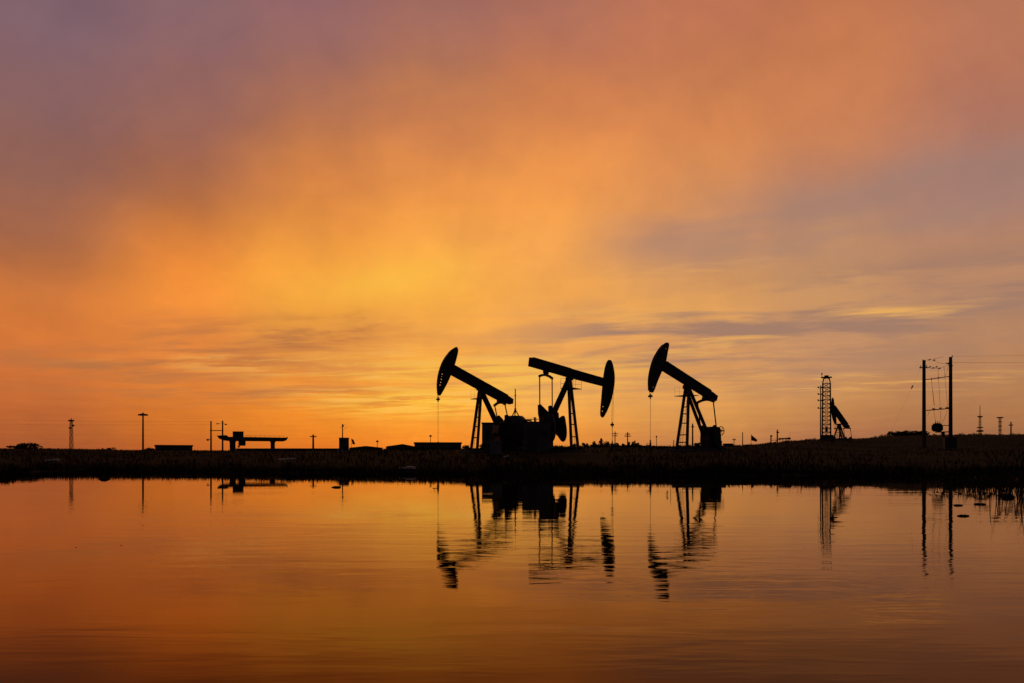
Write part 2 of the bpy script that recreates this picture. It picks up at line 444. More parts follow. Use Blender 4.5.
# ------------------------------------------------------------------ pumpjacks
class Frame:
    """the vertical centre plane of one pumpjack: where a sight line of the photo meets it, in the machine's own x-z"""
    def __init__(s, px, Y, phi):
        s.o = Vector(((px-CX)/F*Y, Y, 0)); s.g = ground(s.o.x, s.o.y)-0.02; s.phi = phi
        s.a = Vector((math.cos(phi), math.sin(phi))); s.l = Vector((-math.sin(phi), math.cos(phi)))
    def __call__(s, px, py, off=0.0):
        o = Vector((s.o.x, s.o.y))+s.l*off
        d = Vector(((px-CX)/F, 1.0)); t = o.dot(s.l)/d.dot(s.l)
        p = d*t-o
        return (p.dot(s.a), CH+(HY-py)/F*t-s.g)

def z1(pts): return [(420+x/4.645, 330+y/4.645) for x, y in pts]
def z3(pts): return [(630+x/5.256, 330+y/5.256) for x, y in pts]

def pumpjack(label, px, Y, phi, D, group='big pumpjacks at the water'):
    fr = Frame(px, Y, phi)
    e = empty('pumpjack', (fr.o.x, fr.o.y, fr.g), label, 'pumpjack', group, phi)
    P = lambda pts, off=0.0: [fr(x, y, off) for x, y in pts]
    # horsehead
    out = smooth_outline(P(D['head']), 4)
    holes = [(*fr(x, y), 0.05) for x, y in D['holes']]
    hh = holed_plate('horsehead', out, holes, 0.07, 'rig_paint', e)
    arc = smooth_outline(P(D['arc']), 5, closed=False)
    mb = MB()
    for a, b in zip(arc, arc[1:]):
        mb.bar((a[0], 0, a[1]), (b[0], 0, b[1]), 0.40, 0.05, up=(0.3, 0, 0.95)) if False else mb.bar((a[0], 0, a[1]), (b[0], 0, b[1]), 0.05, 0.36, up=(0, 1, 0))
    mb.build('face_plate', 'rig_paint', hh)
    for t0 in (0.25, 0.5, 0.75):
        mb = MB(); q = arc[int(t0*(len(arc)-1))]; jx, jz = fr(*D['joint'])
        mb.bar((q[0], 0, q[1]), (q[0]*0.55+jx*0.45, 0, q[1]*0.55+jz*0.45), 0.04, 0.26, up=(0, 1, 0))
        mb.build('stiffener', 'rig_paint', hh)
    # walking beam: web box with flanges
    bp = P(D['beam'])
    wb = MB(); wb.prism(bp, 0.24)
    (ax, az), (bx, bz) = bp[0], bp[1]; (cx, cz), (dx, dz) = bp[-1], bp[-2]
    wb.bar((ax, 0, az), (bx, 0, bz), 0.05, 0.42, up=(0, 1, 0)); wb.bar((cx, 0, cz), (dx, 0, dz), 0.05, 0.42, up=(0, 1, 0))
    beam = wb.build('walking_beam', 'rig_paint', e)
    # samson post
    tx, tz = fr(*D['top'])
    fx, fz = fr(*D['front']); s = D['spread']
    legp = {}
    for sg in (-1, 1):
        a, b = (tx, sg*0.20, tz-0.12), (fx, sg*s, 0.38); legp[sg] = (Vector(a), Vector(b))
        MB().bar(a, b, D.get('legw', 0.2), 0.2).build('samson_leg', 'rig_paint', e, 0.01)
        rx, rz = fr(*D['rear']); k = (tz-0.38)/max(0.5, tz-rz); rx2 = tx+(rx-tx)*k
        q = (rx2, sg*D.get('rears', 0.22), 0.38)
        MB().bar((tx-0.05*(1 if rx2 > tx else -1)*-1, sg*0.2, tz-0.12), q, D.get('rearw', 0.24), 0.22).build('rear_leg', 'rig_paint', e, 0.01)
    for k in D.get('rungs', (0.35, 0.55, 0.75, 0.9)):
        MB().bar(legp[-1][0].lerp(legp[-1][1], k), legp[1][0].lerp(legp[1][1], k), 0.09, 0.09).build('cross_brace', 'rig_paint', e)
    MB().box((tx, 0, tz-0.06), (0.5, 0.62, 0.2)).tube((tx, -0.42, tz+0.1), (tx, 0.42, tz+0.1), 0.14).build('saddle_bearing', 'dark_steel', e, 0.01)
    # work platform under the saddle
    hx, hz = fr(*D['plat']); pw = D['platw']
    pf = MB().box((hx, 0, hz), (pw*0.75, 1.7, 0.05))
    pf.build('platform', 'dark_steel', e)
    pf = [c for c in e.children if c.name.startswith('platform')][-1]
    for yy in (-0.84, 0.84):
        rl = MB()
        for xx in (-pw*0.36, 0, pw*0.36): rl.tube((hx+xx, yy, hz), (hx+xx, yy, hz+0.85), D.get('railr', 0.012), None, 5)
        for zz in (0.42, 0.85): rl.tube((hx-pw*0.36, yy, hz+zz), (hx+pw*0.36, yy, hz+zz), D.get('railr', 0.012), None, 5)
        rl.build('railing', 'dark_steel', pf)
    # ladder down the front legs
    A = (legp[-1][0]+legp[1][0])/2+Vector((0.12, 0, -0.7)); B = (legp[-1][1]+legp[1][1])/2+Vector((0.12, 0, 0))
    ld = MB()
    for sg in (-0.14, 0.14): ld.tube(A+Vector((0, sg, 0)), B+Vector((0, sg, 0)), 0.014, 0.014, 5)
    for k in range(16):
        c = A.lerp(B, (k+0.5)/16); ld.tube(c-Vector((0, .14, 0)), c+Vector((0, .14, 0)), 0.010, 0.010, 5)
    ld.build('ladder', 'dark_steel', e)
    # tail bearing, equalizer, pitmans, cranks
    qx, qz = fr(*D['tail']); ez = fr(*D['equal'])[1]; hw = D['pit']
    MB().box((qx, 0, qz), (0.42, 0.4, 0.34)).tube((qx, -0.34, qz-0.14), (qx, 0.34, qz-0.14), 0.13).build('tail_bearing', 'dark_steel', e, 0.01)
    eq = MB()
    pts = [(-hw-0.1, -0.16), (-hw*0.55, 0.0), (0, 0.06), (hw*0.55, 0.0), (hw+0.1, -0.16)]
    for a, b in zip(pts, pts[1:]): eq.bar((qx, a[0], ez+a[1]), (qx, b[0], ez+b[1]), 0.16, 0.2)
    eq.build('equalizer', 'rig_paint', e, 0.008)
    sx, sz = fr(*D['shaft']); pnx, pnz = fr(*D['pin'])
    d = Vector((pnx-sx, 0, pnz-sz)); L = d.length; d.normalize(); n = Vector((d.z, 0, -d.x))
    for sg in (-1, 1):
        MB().tube((qx, sg*hw, ez-0.12), (pnx, sg*hw, pnz), 0.055, 0.055, 8).ball((pnx, sg*hw, pnz), 0.1).ball((qx, sg*hw, ez-0.14), 0.09).build('pitman', 'dark_steel', e)
        S = Vector((sx, 0, sz)); y0 = sg*(hw-0.2); tl = D.get('tail_len', 1.0)
        q = lambda a, b: tuple((S+d*a+n*b).xz)
        pe = D.get('pin_end', 0.24)
        cr = MB().prism([q(L+pe, 0.12), q(L+pe, -0.14), q(L*0.75, -0.40), q(L*0.3, -0.44), q(-0.3, -0.40), q(-tl, -0.24), q(-tl, 0.2), q(-0.3, 0.36), q(L*0.6, D.get('fat', 0.30))], 0.14, y0)
        cr = cr.build('crank', 'rig_paint', e, 0.01)
        w0 = [q(-0.42, 0.50), q(-0.52, -0.42), q(-tl*0.9, -0.40), q(-tl*1.35, -0.30), q(-tl*1.5, 0.0), q(-tl*1.3, 0.26), q(-tl*0.8, 0.42)]
        if D.get('lobe'): w0 = [q(*v) for v in D['lobe']]
        MB().prism(smooth_outline(w0, 3), 0.20, y0+sg*0.1).build('counterweight', 'rig_paint', cr, 0.01)
    MB().tube((sx, -hw+0.1, sz), (sx, hw-0.1, sz), 0.12).build('crank_shaft', 'dark_steel', e)
    # gearbox on its pedestal, skid
    gw, gh = D['gear']
    gz = fr(*D['geartop'])[1]; gx = fr(*D['geartop'])[0]
    g = MB().prism(smooth_outline([(gx-gw/2, gz-gh), (gx-gw/2, gz-0.25), (gx-gw*0.34, gz-0.05), (gx, gz), (gx+gw*0.34, gz-0.05), (gx+gw/2, gz-0.25), (gx+gw/2, gz-gh)], 3), D.get('geary', 1.2))
    g.build('gearbox', 'rig_paint', e, 0.02)
    MB().box((gx, 0, (gz-gh+0.36)/2+0.02), (gw*0.92, D.get('geary', 1.2)-0.1, max(0.2, gz-gh-0.36))).build('pedestal', 'rig_paint', e)
    x0, x1 = min(fx, gx-gw/2)-0.5, max(fx, gx+gw/2)+0.5
    MB().bar((x0, -0.62, 0.27), (x1, -0.62, 0.27), 0.22, 0.22).bar((x0, 0.62, 0.27), (x1, 0.62, 0.27), 0.22, 0.22).build('skid', 'rig_paint', e, 0.008)
    MB().box(((x0+x1)/2, 0, -0.05), (x1-x0+0.6, 2.0, 0.42)).build('foundation', 'concrete', e, 0.03)
    if D.get('wheel'):
        wx, wz = fr(*D['wheel'], -0.62); rad = D['wheelr']
        wh = MB().torus((wx, -0.62, wz), rad, 0.035)
        for k in range(6):
            a = PI*k/3; wh.tube((wx, -0.62, wz), (wx+rad*math.cos(a), -0.62, wz+rad*math.sin(a)), 0.022, 0.022, 5)
        wh.tube((wx, -0.66, wz), (wx, -0.30, wz), 0.05).tube((wx, -0.4, wz), (gx, -0.4, wz), 0.06)
        wh.build('brake_wheel', 'dark_steel', e)
    # bridle, carrier bar, polished rod
    kx, kz = fr(*D['hang']); cx_, cz_ = fr(*D['bob'])
    mb = MB()
    for sg in (-0.12, 0.12): mb.tube((kx, sg, kz), (cx_, sg, cz_), 0.013, 0.013, 5)
    mb.build('bridle', 'wire_rope', e)
    MB().box((cx_, 0, cz_), (0.2, 0.38, 0.16)).tube((cx_, 0, cz_-0.22), (cx_, 0, cz_+0.22), 0.06).build('carrier_bar', 'dark_steel', e, 0.01)
    MB().tube((cx_, 0, cz_), (cx_, 0, 0.9), D.get('rod', 0.015), None, 6).build('polished_rod', 'dark_steel', e)
    return e, fr, (cx_, cz_)

def wellhead(fr, cx, label):
    p = Vector((fr.o.x, fr.o.y, 0))+Vector((fr.a.x, fr.a.y, 0))*cx
    g = ground(p.x, p.y)-0.05; top = fr.g+0.9-g
    e = empty('wellhead', (p.x, p.y, g), label, 'wellhead', 'wellheads under the pumpjacks', fr.phi)
    MB().tube((0, 0, 0), (0, 0, top-0.25), 0.09).tube((0, 0, top*0.4), (0, 0, top*0.4+0.06), 0.17).tube((0, 0, top-0.3), (0, 0, top+0.02), 0.06).build('casing', 'dark_steel', e)
    MB().tube((0, 0, top*0.6), (0.5, 0, top*0.6), 0.04).torus((0.34, 0, top*0.6+0.16), 0.09, 0.015, 'z').tube((0.34, 0, top*0.6), (0.34, 0, top*0.6+0.16), 0.015).build('valve', 'rusty_steel', e)

TH = R(29)
D1 = dict(head=z1([(172, 80), (177, 100), (162, 160), (145, 205), (128, 245), (99, 298), (90, 304), (81, 298), (79, 250), (86, 200), (106, 145), (138, 100), (160, 82)]),
          arc=z1([(158, 86), (138, 102), (108, 145), (89, 200), (82, 250), (84, 296)]), joint=z1([(152, 185)])[0],
          holes=z1([(103, 205), (101, 217), (99, 229), (96, 243), (93, 256)]),
          beam=z1([(158, 165), (405, 303), (432, 322), (430, 343), (416, 346), (388, 338), (140, 204)]),
          top=z1([(280, 272)])[0], front=z1([(252, 540)])[0], spread=0.60, rear=z1([(352, 425)])[0],
          plat=z1([(272, 319)])[0], platw=1.0, railr=0.006, tail=z1([(370, 326)])[0], equal=z1([(371, 340)])[0], pit=0.98,
          shaft=z1([(396, 452)])[0], pin=z1([(383, 408)])[0], gear=(1.9, 1.3), geartop=z1([(398, 428)])[0],
          hang=z1([(84, 297)])[0], bob=z1([(84, 322)])[0], rungs=(0.3, 0.47, 0.63, 0.82), tail_len=0.7)
D2 = dict(head=z1([(884, 139), (872, 142), (860, 170), (852, 215), (847, 262), (842, 320), (837, 385), (842, 404), (852, 405), (864, 385), (884, 335), (898, 275), (903, 215), (895, 160), (889, 143)]),
          arc=z1([(886, 146), (893, 165), (900, 215), (896, 272), (882, 332), (862, 382)]), joint=z1([(848, 240)])[0],
          holes=z1([(847, 377), (850, 356)]),
          beam=z1([(531, 128), (700, 178), (853, 222), (848, 262), (690, 222), (508, 170), (513, 128)]),
          top=z1([(694, 224)])[0], front=z1([(719, 535)])[0], spread=0.66, rear=z1([(614, 400)])[0],
          plat=z1([(702, 273)])[0], platw=1.7, tail=z1([(585, 192)])[0], equal=z1([(586, 212)])[0], pit=1.18,
          shaft=z1([(604, 428)])[0], pin=z1([(586, 373)])[0], gear=(1.1, 1.9), geartop=z1([(588, 394)])[0],
          hang=z1([(896, 290)])[0], bob=z1([(893, 440)])[0], rungs=(0.3, 0.5, 0.66, 0.84), tail_len=1.2, pin_end=0.50, fat=0.62, geary=0.8, lobe=((0.30, 0.98), (0.12, 0.25), (-0.4, -0.20), (-1.1, -0.22), (-1.86, 0.02), (-1.84, 0.36), (-1.3, 0.72), (-0.35, 0.96)), rearw=0.34, legw=0.22, rod=0.024)
D3 = dict(head=z3([(196, 66), (205, 76), (198, 115), (189, 163), (172, 207), (148, 262), (124, 324), (112, 327), (101, 322), (99, 262), (109, 200), (128, 145), (158, 95), (182, 70)]),
          arc=z3([(178, 76), (158, 98), (130, 145), (112, 200), (102, 260), (103, 318)]), joint=z3([(182, 187)])[0],
          holes=z3([(190, 98), (122, 300)]),
          beam=z3([(186, 166), (420, 318), (458, 347), (452, 371), (438, 378), (400, 352), (170, 209)]),
          top=z3([(300, 300)])[0], front=z3([(273, 612)])[0], spread=0.62, rear=z3([(384, 515)])[0],
          plat=z3([(296, 346)])[0], platw=1.7, railr=0.006, tail=z3([(396, 352)])[0], equal=z3([(392, 370)])[0], pit=0.95,
          shaft=z3([(420, 560)])[0], pin=z3([(412, 515)])[0], gear=(1.3, 1.7), geartop=z3([(424, 508)])[0],
          hang=z3([(107, 322)])[0], bob=z3([(107, 348)])[0], rungs=(0.32, 0.44, 0.6, 0.8, 0.93), tail_len=0.7,
          wheel=z3([(479, 530)])[0], wheelr=0.40, rearw=0.22, rears=0.36)
e1, f1, b1 = pumpjack('leftmost of the three big pumpjacks, horsehead raised at left', 480.5, 71, PI+TH, D1)
e2, f2, b2 = pumpjack('middle big pumpjack facing right, horsehead lowered at right beside the tank', 569, 71, -R(31), D2)
e3, f3, b3 = pumpjack('rightmost of the three big pumpjacks, brake wheel behind its gearbox', 687, 71, PI+R(33), D3)
wellhead(f1, b1[0], 'small dark wellhead under the rod of the leftmost big pumpjack')
wellhead(f2, b2[0], 'small dark wellhead under the rod of the middle big pumpjack')
wellhead(f3, b3[0], 'small dark wellhead under the rod of the rightmost big pumpjack')

# far pumpjack behind the derrick
def far(pts): return [(805+x/7.583, 360+y/7.583) for x, y in pts]
D4 = dict(head=far([(212, 285), (218, 300), (226, 365), (232, 400), (236, 430), (238, 490), (226, 482), (212, 450), (203, 400), (203, 340), (206, 295)]),
          arc=far([(208, 292), (205, 340), (206, 400), (216, 450), (230, 484)]), joint=far([(228, 390)])[0], holes=[],
          beam=far([(224, 346), (322, 484), (337, 503), (335, 522), (318, 522), (302, 512), (230, 408)]),
          top=far([(258, 492)])[0], front=far([(240, 600)])[0], spread=0.62, legw=0.26, rear=far([(288, 590)])[0],
          plat=far([(258, 520)])[0], platw=1.2, tail=far([(318, 508)])[0], equal=far([(318, 516)])[0], pit=0.7,
          shaft=far([(318, 606)])[0], pin=far([(328, 590)])[0], gear=(1.6, 1.4), geartop=far([(312, 604)])[0],
          hang=far([(232, 488)])[0], bob=far([(228, 520)])[0], tail_len=0.6)
e4, f4, b4 = pumpjack('small far pumpjack half hidden behind the derrick, horsehead against the mast', 838.5, 150, PI+R(35), D4, group='far pumpjack')
wellhead(f4, b4[0], 'small wellhead beside the foot of the derrick')

# ------------------------------------------------------------------ plant between the pumpjacks
def place(px, Y): 
    X = (px-CX)/F*Y
    return X, ground(X, Y)-0.03

Y = 220.0; X, g = place(515.3, Y); s = Y/F; u = Y/67.0
H = lambda py: CH+(HY-py)*s-g
tk = empty('storage_tank', (X, Y, g), 'round shouldered storage tank with tripod and thin vent mast on its roof', 'tank')
rr = 12.2*s
MB().lathe([(rr, 0), (rr, H(421.5)), (rr*0.97, H(420.4)), (rr*0.72, H(417.2)), (rr*0.62, H(416.2)), (rr*0.55, H(415.9)), (0.05, H(415.6))], n=36).build('shell', 'tank_paint', tk, 0, True)
mb = MB()
for k in range(3):
    b = 2*PI*k/3+0.4; mb.tube((0.34*u*math.cos(b), 0.34*u*math.sin(b), H(416.2)), (0.04*u*math.cos(b), 0.04*u*math.sin(b), H(410.5)), 0.05*u, 0.05*u, 6)
mb.tube((0, 0, H(412.5)), (0, 0, H(408)), 0.13*u, 0.06*u); mb.build('tripod', 'dark_steel', tk)
MB().tube((0, 0, H(412)), (0, 0, H(388.8)), 0.05*u, 0.04*u, 8).tube((0, 0, H(396)), (0, 0, H(395)), 0.07*u).build('vent_mast', 'dark_steel', tk)
mb = MB()
for sg in (-0.25, 0.25): mb.tube((sg, -rr-0.12, 0), (sg, -rr-0.12, H(420.6)), 0.03, 0.03, 5)
for k in range(int(H(421)/0.35)): mb.tube((-.25, -rr-0.12, 0.2+k*0.35), (.25, -rr-0.12, 0.2+k*0.35), 0.02, 0.02, 5)
mb.build('ladder', 'dark_steel', tk)

def cabin(px0, px1, top_py, Y, depth, name, label, cat, group=None, wall='shed_wall'):
    X0, X1 = (px0-CX)/F*Y, (px1-CX)/F*Y; Xm = (X0+X1)/2; g = ground(Xm, Y)-0.03
    h = CH+(HY-top_py)/F*Y-g; w_ = X1-X0
    e = empty(name, (Xm, Y+depth/2, g), label, cat, group)
    MB().box((0, 0, h/2-0.04), (w_, depth, h-0.08)).build('body', wall, e, 0.02)
    MB().box((0, 0, h-0.03), (w_+0.06, depth+0.06, 0.07)).build('roof', 'dark_steel', e, 0.01)
    dw = min(0.8, w_*0.4)
    d = MB().box((-w_*0.2, -depth/2-0.02, h*0.42), (dw, 0.04, h*0.72)).build('door', 'tank_paint', e, 0.005)
    MB().box((-w_*0.2+dw*0.36, -depth/2-0.06, h*0.42), (0.04, 0.05, 0.16)).build('handle', 'dark_steel', d)
    mb = MB()
    for k in range(5): mb.box((w_*0.24, -depth/2-0.015, h*0.55+k*0.09), (w_*0.3, 0.03, 0.04))
    mb.build('louvre', 'dark_steel', e)
    return e
en = cabin(524, 551, 421.6, 69.0, 1.7, 'engine_house', 'low engine house between the round tank and the middle pumpjack gearbox', 'engine house')
hh = CH+(HY-421.6)/F*69-(ground(en.location.x, 69)-0.03)
mb = MB()
for k in range(6): mb.tube((-0.9+k*0.4, -0.6, hh), (-0.9+k*0.4, -0.6, hh+0.22), 0.02, 0.02, 5)
mb.tube((-0.95, -0.6, hh+0.22), (1.15, -0.6, hh+0.22), 0.03, 0.03, 6)
mb.tube((0.6, -0.2, hh), (0.6, -0.2, hh+0.45), 0.14).build('exhaust_rail', 'dark_steel', en)
mb = MB()
mb.path([(-1.25, -0.3, 0.9), (-1.25, -0.3, hh+0.12), (-0.55, -0.3, hh+0.12), (-0.55, -0.3, hh-0.2)], 0.07, 8)
mb.build('pipe', 'rusty_steel', en)
MB().tube((-0.2, 0.1, hh-0.1), (-0.2, 0.1, hh+0.36), 0.09).tube((-0.2, 0.1, hh+0.36), (-0.2, 0.1, hh+0.42), 0.13).build('air_filter', 'dark_steel', en)
MB().box((0.95, 0.1, hh+0.14), (0.5, 0.7, 0.34)).tube((1.0, -0.1, hh+0.3), (1.0, -0.1, hh+0.55), 0.05).build('motor', 'rig_paint', en, 0.02)
# concrete stub in front
X, g = place(496, 63)
o = MB().box((0, 0, 0.5), (0.85, 0.85, 1.0)).box((0, 0, 1.03), (0.95, 0.95, 0.1)).build('concrete_plinth', 'concrete', None, 0.02)
o.location = (X, 63, g); tag(o, 'squat grey concrete plinth at the foot of the leftmost big pumpjack', 'plinth')

# ------------------------------------------------------------------ derrick and its lamp pole
Y = 136.0; X, g = place(826.5, Y); s = Y/F
H = lambda py: CH+(HY-py)*s-g
dk = empty('derrick', (X, Y, g), 'tall lattice workover derrick with rounded crown in front of the small far pumpjack', 'derrick')
hw0, hw1, zt = 4.9*s, 4.3*s, H(383.6)
dk.rotation_euler.z = -R(21.5)
def corner(k, z):
    q = hw0+(hw1-hw0)*z/zt; return Vector(((-1, 1, 1, -1)[k]*q*0.8, (-1, -1, 1, 1)[k]*q*0.8, z))
for k in range(4): 
    MB().bar(corner(k, 0), corner(k, zt), 0.24).build('mast_leg', 'rusty_steel', dk)
mb = MB(); nb = 14
for i in range(nb):
    za, zb = zt*i/nb, zt*(i+1)/nb
    for k in range(4):
        mb.bar(corner(k, zb), corner((k+1) % 4, zb), 0.075)
        if (i+k) % 2: mb.bar(corner(k, za), corner((k+1) % 4, zb), 0.075)
        else: mb.bar(corner((k+1) % 4, za), corner(k, zb), 0.075)
mb.build('lattice', 'rusty_steel', dk)
mb = MB(); pr = smooth_outline([(-hw1*0.8, zt), (-hw1*0.72, zt+0.5), (-hw1*0.4, zt+0.95), (hw1*0.4, zt+0.95), (hw1*0.72, zt+0.5), (hw1*0.8, zt)], 4, False)
for yy in (-hw1*0.8, hw1*0.8):
    for a, b in zip(pr, pr[1:]): mb.bar((a[0], yy, a[1]), (b[0], yy, b[1]), 0.17)
mb.build('crown_arch', 'rusty_steel', dk)
cb = MB().box((0, 0, zt+1.05), (hw1*2.3, hw1*1.9, 0.14))
cb.box((0, 0, zt+1.25), (0.7, 0.5, 0.3)).tube((-hw1*1.0, 0, zt+1.1), (-hw1*1.0, 0, zt+1.6), 0.05).ball((-hw1*1.0, 0, zt+1.7), 0.14)
cb.build('crown_block', 'dark_steel', dk)
mb = MB()
for sg in (-0.12, 0.12): mb.tube((sg, 0, 2.2), (sg, 0, zt+1.0), 0.025, 0.025, 5)
mb.build('hoist_line', 'wire_rope', dk)
MB().box((0, 0, 1.9), (0.42, 0.36, 0.8)).torus((0, 0, 1.35), 0.16, 0.04).build('travelling_block', 'dark_steel', dk)
MB().box((0.1, 0, 0.5), (2.0, 1.5, 0.9)).build('base', 'rig_paint', dk, 0.02)

Y = 133.0; X, g = place(820.6, Y)
H = lambda py: CH+(HY-py)*Y/F-g
lp = empty('bracket_pole', (X, Y, g), 'slim pole with four side brackets standing left of the derrick', 'pole')
MB().tube((0, 0, 0), (0, 0, H(385.5)), 0.12, 0.08).build('pole', 'pole_concrete', lp)
for py in (388, 394.5, 400.8, 408.5):
    z = H(py); MB().bar((-0.45, 0, z), (0.4, 0, z), 0.09).box((-0.38, 0, z+0.12), (0.22, 0.16, 0.2)).box((0.15, 0, z+0.1), (0.16, 0.14, 0.16)).build('bracket', 'dark_steel', lp)

# ------------------------------------------------------------------ twin pole transformer stand, right
Y = 106.0; s = Y/F; XA, XB = (924-CX)*s, (950.6-CX)*s; X = (XA+XB)/2; g = ground(X, Y)-0.05
H = lambda py: CH+(HY-py)*s-g
PXm = (924+950.6)/2
L = lambda px: (px-PXm)*s
tp = empty('twin_pole_transformer', (X, Y, g), 'tall twin concrete poles with crossbars, insulators and a hanging transformer', 'power pole')
def U(zx, zy): return 880+zx/7.11, 350+zy/7.11
MB().tube((L(924), 0, 0), (L(924), 0, H(360.2)), 0.25, 0.20, 12).build('pole', 'pole_concrete', tp)
MB().tube((L(950.6), 0, 0), (L(950.6), 0, H(357)), 0.25, 0.20, 12).build('pole', 'pole_concrete', tp)
for name, a, b, wd in (('crossbar', (922.5, 380.2), (951, 376.2), 0.10), ('crossbar', (926, 410.5), (951, 408.3), 0.12), ('crossbar', (938, 425.5), (950, 425.5), 0.09), ('crossbar', (935, 432.2), (952, 431.8), 0.14), ('crossbar', (919, 367.8), (927.5, 367.8), 0.12), ('crossbar', (945.5, 363), (952.5, 366), 0.09)):
    MB().bar((L(a[0]), -0.12, H(a[1])), (L(b[0]), -0.12, H(b[1])), wd).build(name, 'dark_steel', tp)
def insul(px, py, r, n=3, tilt=0.0):
    z = H(py); mb = MB(); 
    for k in range(n):
        c = Vector((L(px)+tilt*(k-(n-1)/2)*0.12, -0.12, z+(k-(n-1)/2)*0.11*(1-abs(tilt)*0.7)))
        mb.tube(c-Vector((0, 0, .03)), c+Vector((0, 0, .03)), r, r*0.55, 10)
    mb.tube((L(px), -0.12, z-0.14), (L(px), -0.12, z+0.16), 0.035, 0.035, 6)
    return mb.build('insulator', 'porcelain', tp)
for px, py in ((933.2, 409.2), (939.9, 408.6), (946.7, 408.0)): insul(px, py, 0.26)
for px, py in ((931, 379.2), (937.8, 378.0)): insul(px, py, 0.1, 2)
for px, py in ((929, 359.8), (933.5, 360.3), (929.5, 367), (932.5, 368), (936, 367), (939, 368.5), (948, 363.5)): insul(px, py, 0.12, 3, 1.0)
for px, py in ((922.5, 360.5), (920.2, 366.8), (926, 366.3), (951.8, 356.5)): insul(px, py, 0.09, 2)
# jumpers and droppers
def sag(p, q, d, n=10):
    return [Vector(p).lerp(Vector(q), k/n)-Vector((0, 0, d*4*(k/n)*(1-k/n))) for k in range(n+1)]
def pt(px, py, y=-0.12): return (L(px), y, H(py))
wr = [((924, 360.4), (943, 356.8), 0.05), ((927, 367.6), (948, 364.8), 0.3), ((933.5, 360.4), (948, 363), 0.25),
      ((931, 380), (934, 405.5), -0.0), ((933.5, 405.5), (931.2, 381), 0.0), ((937.6, 369), (939.6, 406), 0.0), ((943.5, 367), (947, 405.5), 0.0), ((948.2, 365), (944.5, 377), 0.1),
      ((933.3, 411), (935.5, 423), 0.0), ((940, 411), (940.5, 423), 0.0), ((946.7, 410.5), (941.5, 423), 0.15), ((927, 416), (929, 411.5), 0.0)]
for a, b, d in wr: MB().path(sag(pt(*a), pt(*b), d), 0.018, 5).build('jumper_wire', 'wire_rope', tp)
tr = MB().lathe([(0.5, 0), (0.56, 0.06), (0.56, 0.95), (0.5, 1.05), (0.2, 1.12)], (L(936.8), -0.12, H(431.5)), 20)
tr = tr.build('transformer', 'dark_steel', tp, 0, False)
mb = MB()
for k in range(10):
    a = 2*PI*k/10; mb.box((L(936.8)+0.62*math.cos(a), -0.12+0.62*math.sin(a), H(427.8)), (0.13, 0.04, 0.7), Matrix.Rotation(a, 3, 'Z'))
mb.build('cooling_fin', 'dark_steel', tr)
mb = MB()
for k in (-0.25, 0, 0.25): mb.tube((L(936.8)+k, -0.12, H(431.5)+1.05), (L(936.8)+k, -0.12, H(431.5)+1.4), 0.05, 0.03)
mb.build('bushing', 'porcelain', tr)
MB().box((L(942.5), -0.12, H(434.5)), (0.35, 0.3, 0.7)).build('switch_box', 'dark_steel', tp, 0.01)
# guy wire with insulator, and the lines that leave the frame
gx = (880-CX)*s; gz = ground(gx, Y-1)
o = empty('guy_wire', (gx, Y-1, gz), 'slanting guy wire with a dark insulator left of the twin poles', 'wire')
top = Vector((XA, Y, g+H(361.5))); p0 = Vector((gx, Y-1, gz)); 
MB().path([Vector((0, 0, 0)), top-p0], 0.005, 5).build('cable', 'wire_rope', o)
t = 0.70; m_ = (top-p0)*t; dd = (top-p0).normalized()
MB().tube(m_-dd*0.22, m_+dd*0.22, 0.05, 0.10).tube(m_+dd*0.22, m_+dd*0.3, 0.10, 0.04).build('insulator', 'porcelain', o)
def line(name, p, q, sagd, r, label, group=None):
    o = MB().path([v-Vector(p) for v in sag(p, q, sagd, 24)], r, 5).build(name, 'wire_rope'); o.location = p
    return tag(o, label, 'power line', group)
G = 'overhead wires running right from the twin poles'
line('power_line', (XB, Y, g+H(356.2)), tuple(at(1180, 349, Y+6)), 0.25, 0.010, 'topmost overhead wire running right from the tip of the right twin pole', G)
line('power_line', (XB, Y-0.12, g+H(362.6)), tuple(at(1180, 359, Y+6)), 0.20, 0.014, 'lower of the two overhead wires running right from the twin poles', G)
X, gc = place(950, 100)
kc = empty('meter_cabinet', (X, 100, gc), 'grey meter cabinet at the foot of the right twin pole', 'cabinet')
MB().box((0, 0, 0.75), (1.5, 0.5, 1.3)).build('body', 'tank_paint', kc, 0.02)
MB().box((0, 0, 1.43), (1.6, 0.6, 0.06)).build('roof', 'dark_steel', kc)
for sg in (-1, 1): MB().box((sg*0.36, -0.27, 0.78), (0.68, 0.03, 1.15)).build('door', 'tank_paint', kc, 0.005)
MB().box((0, 0, 0.05), (1.6, 0.6, 0.14)).build('plinth', 'concrete', kc)

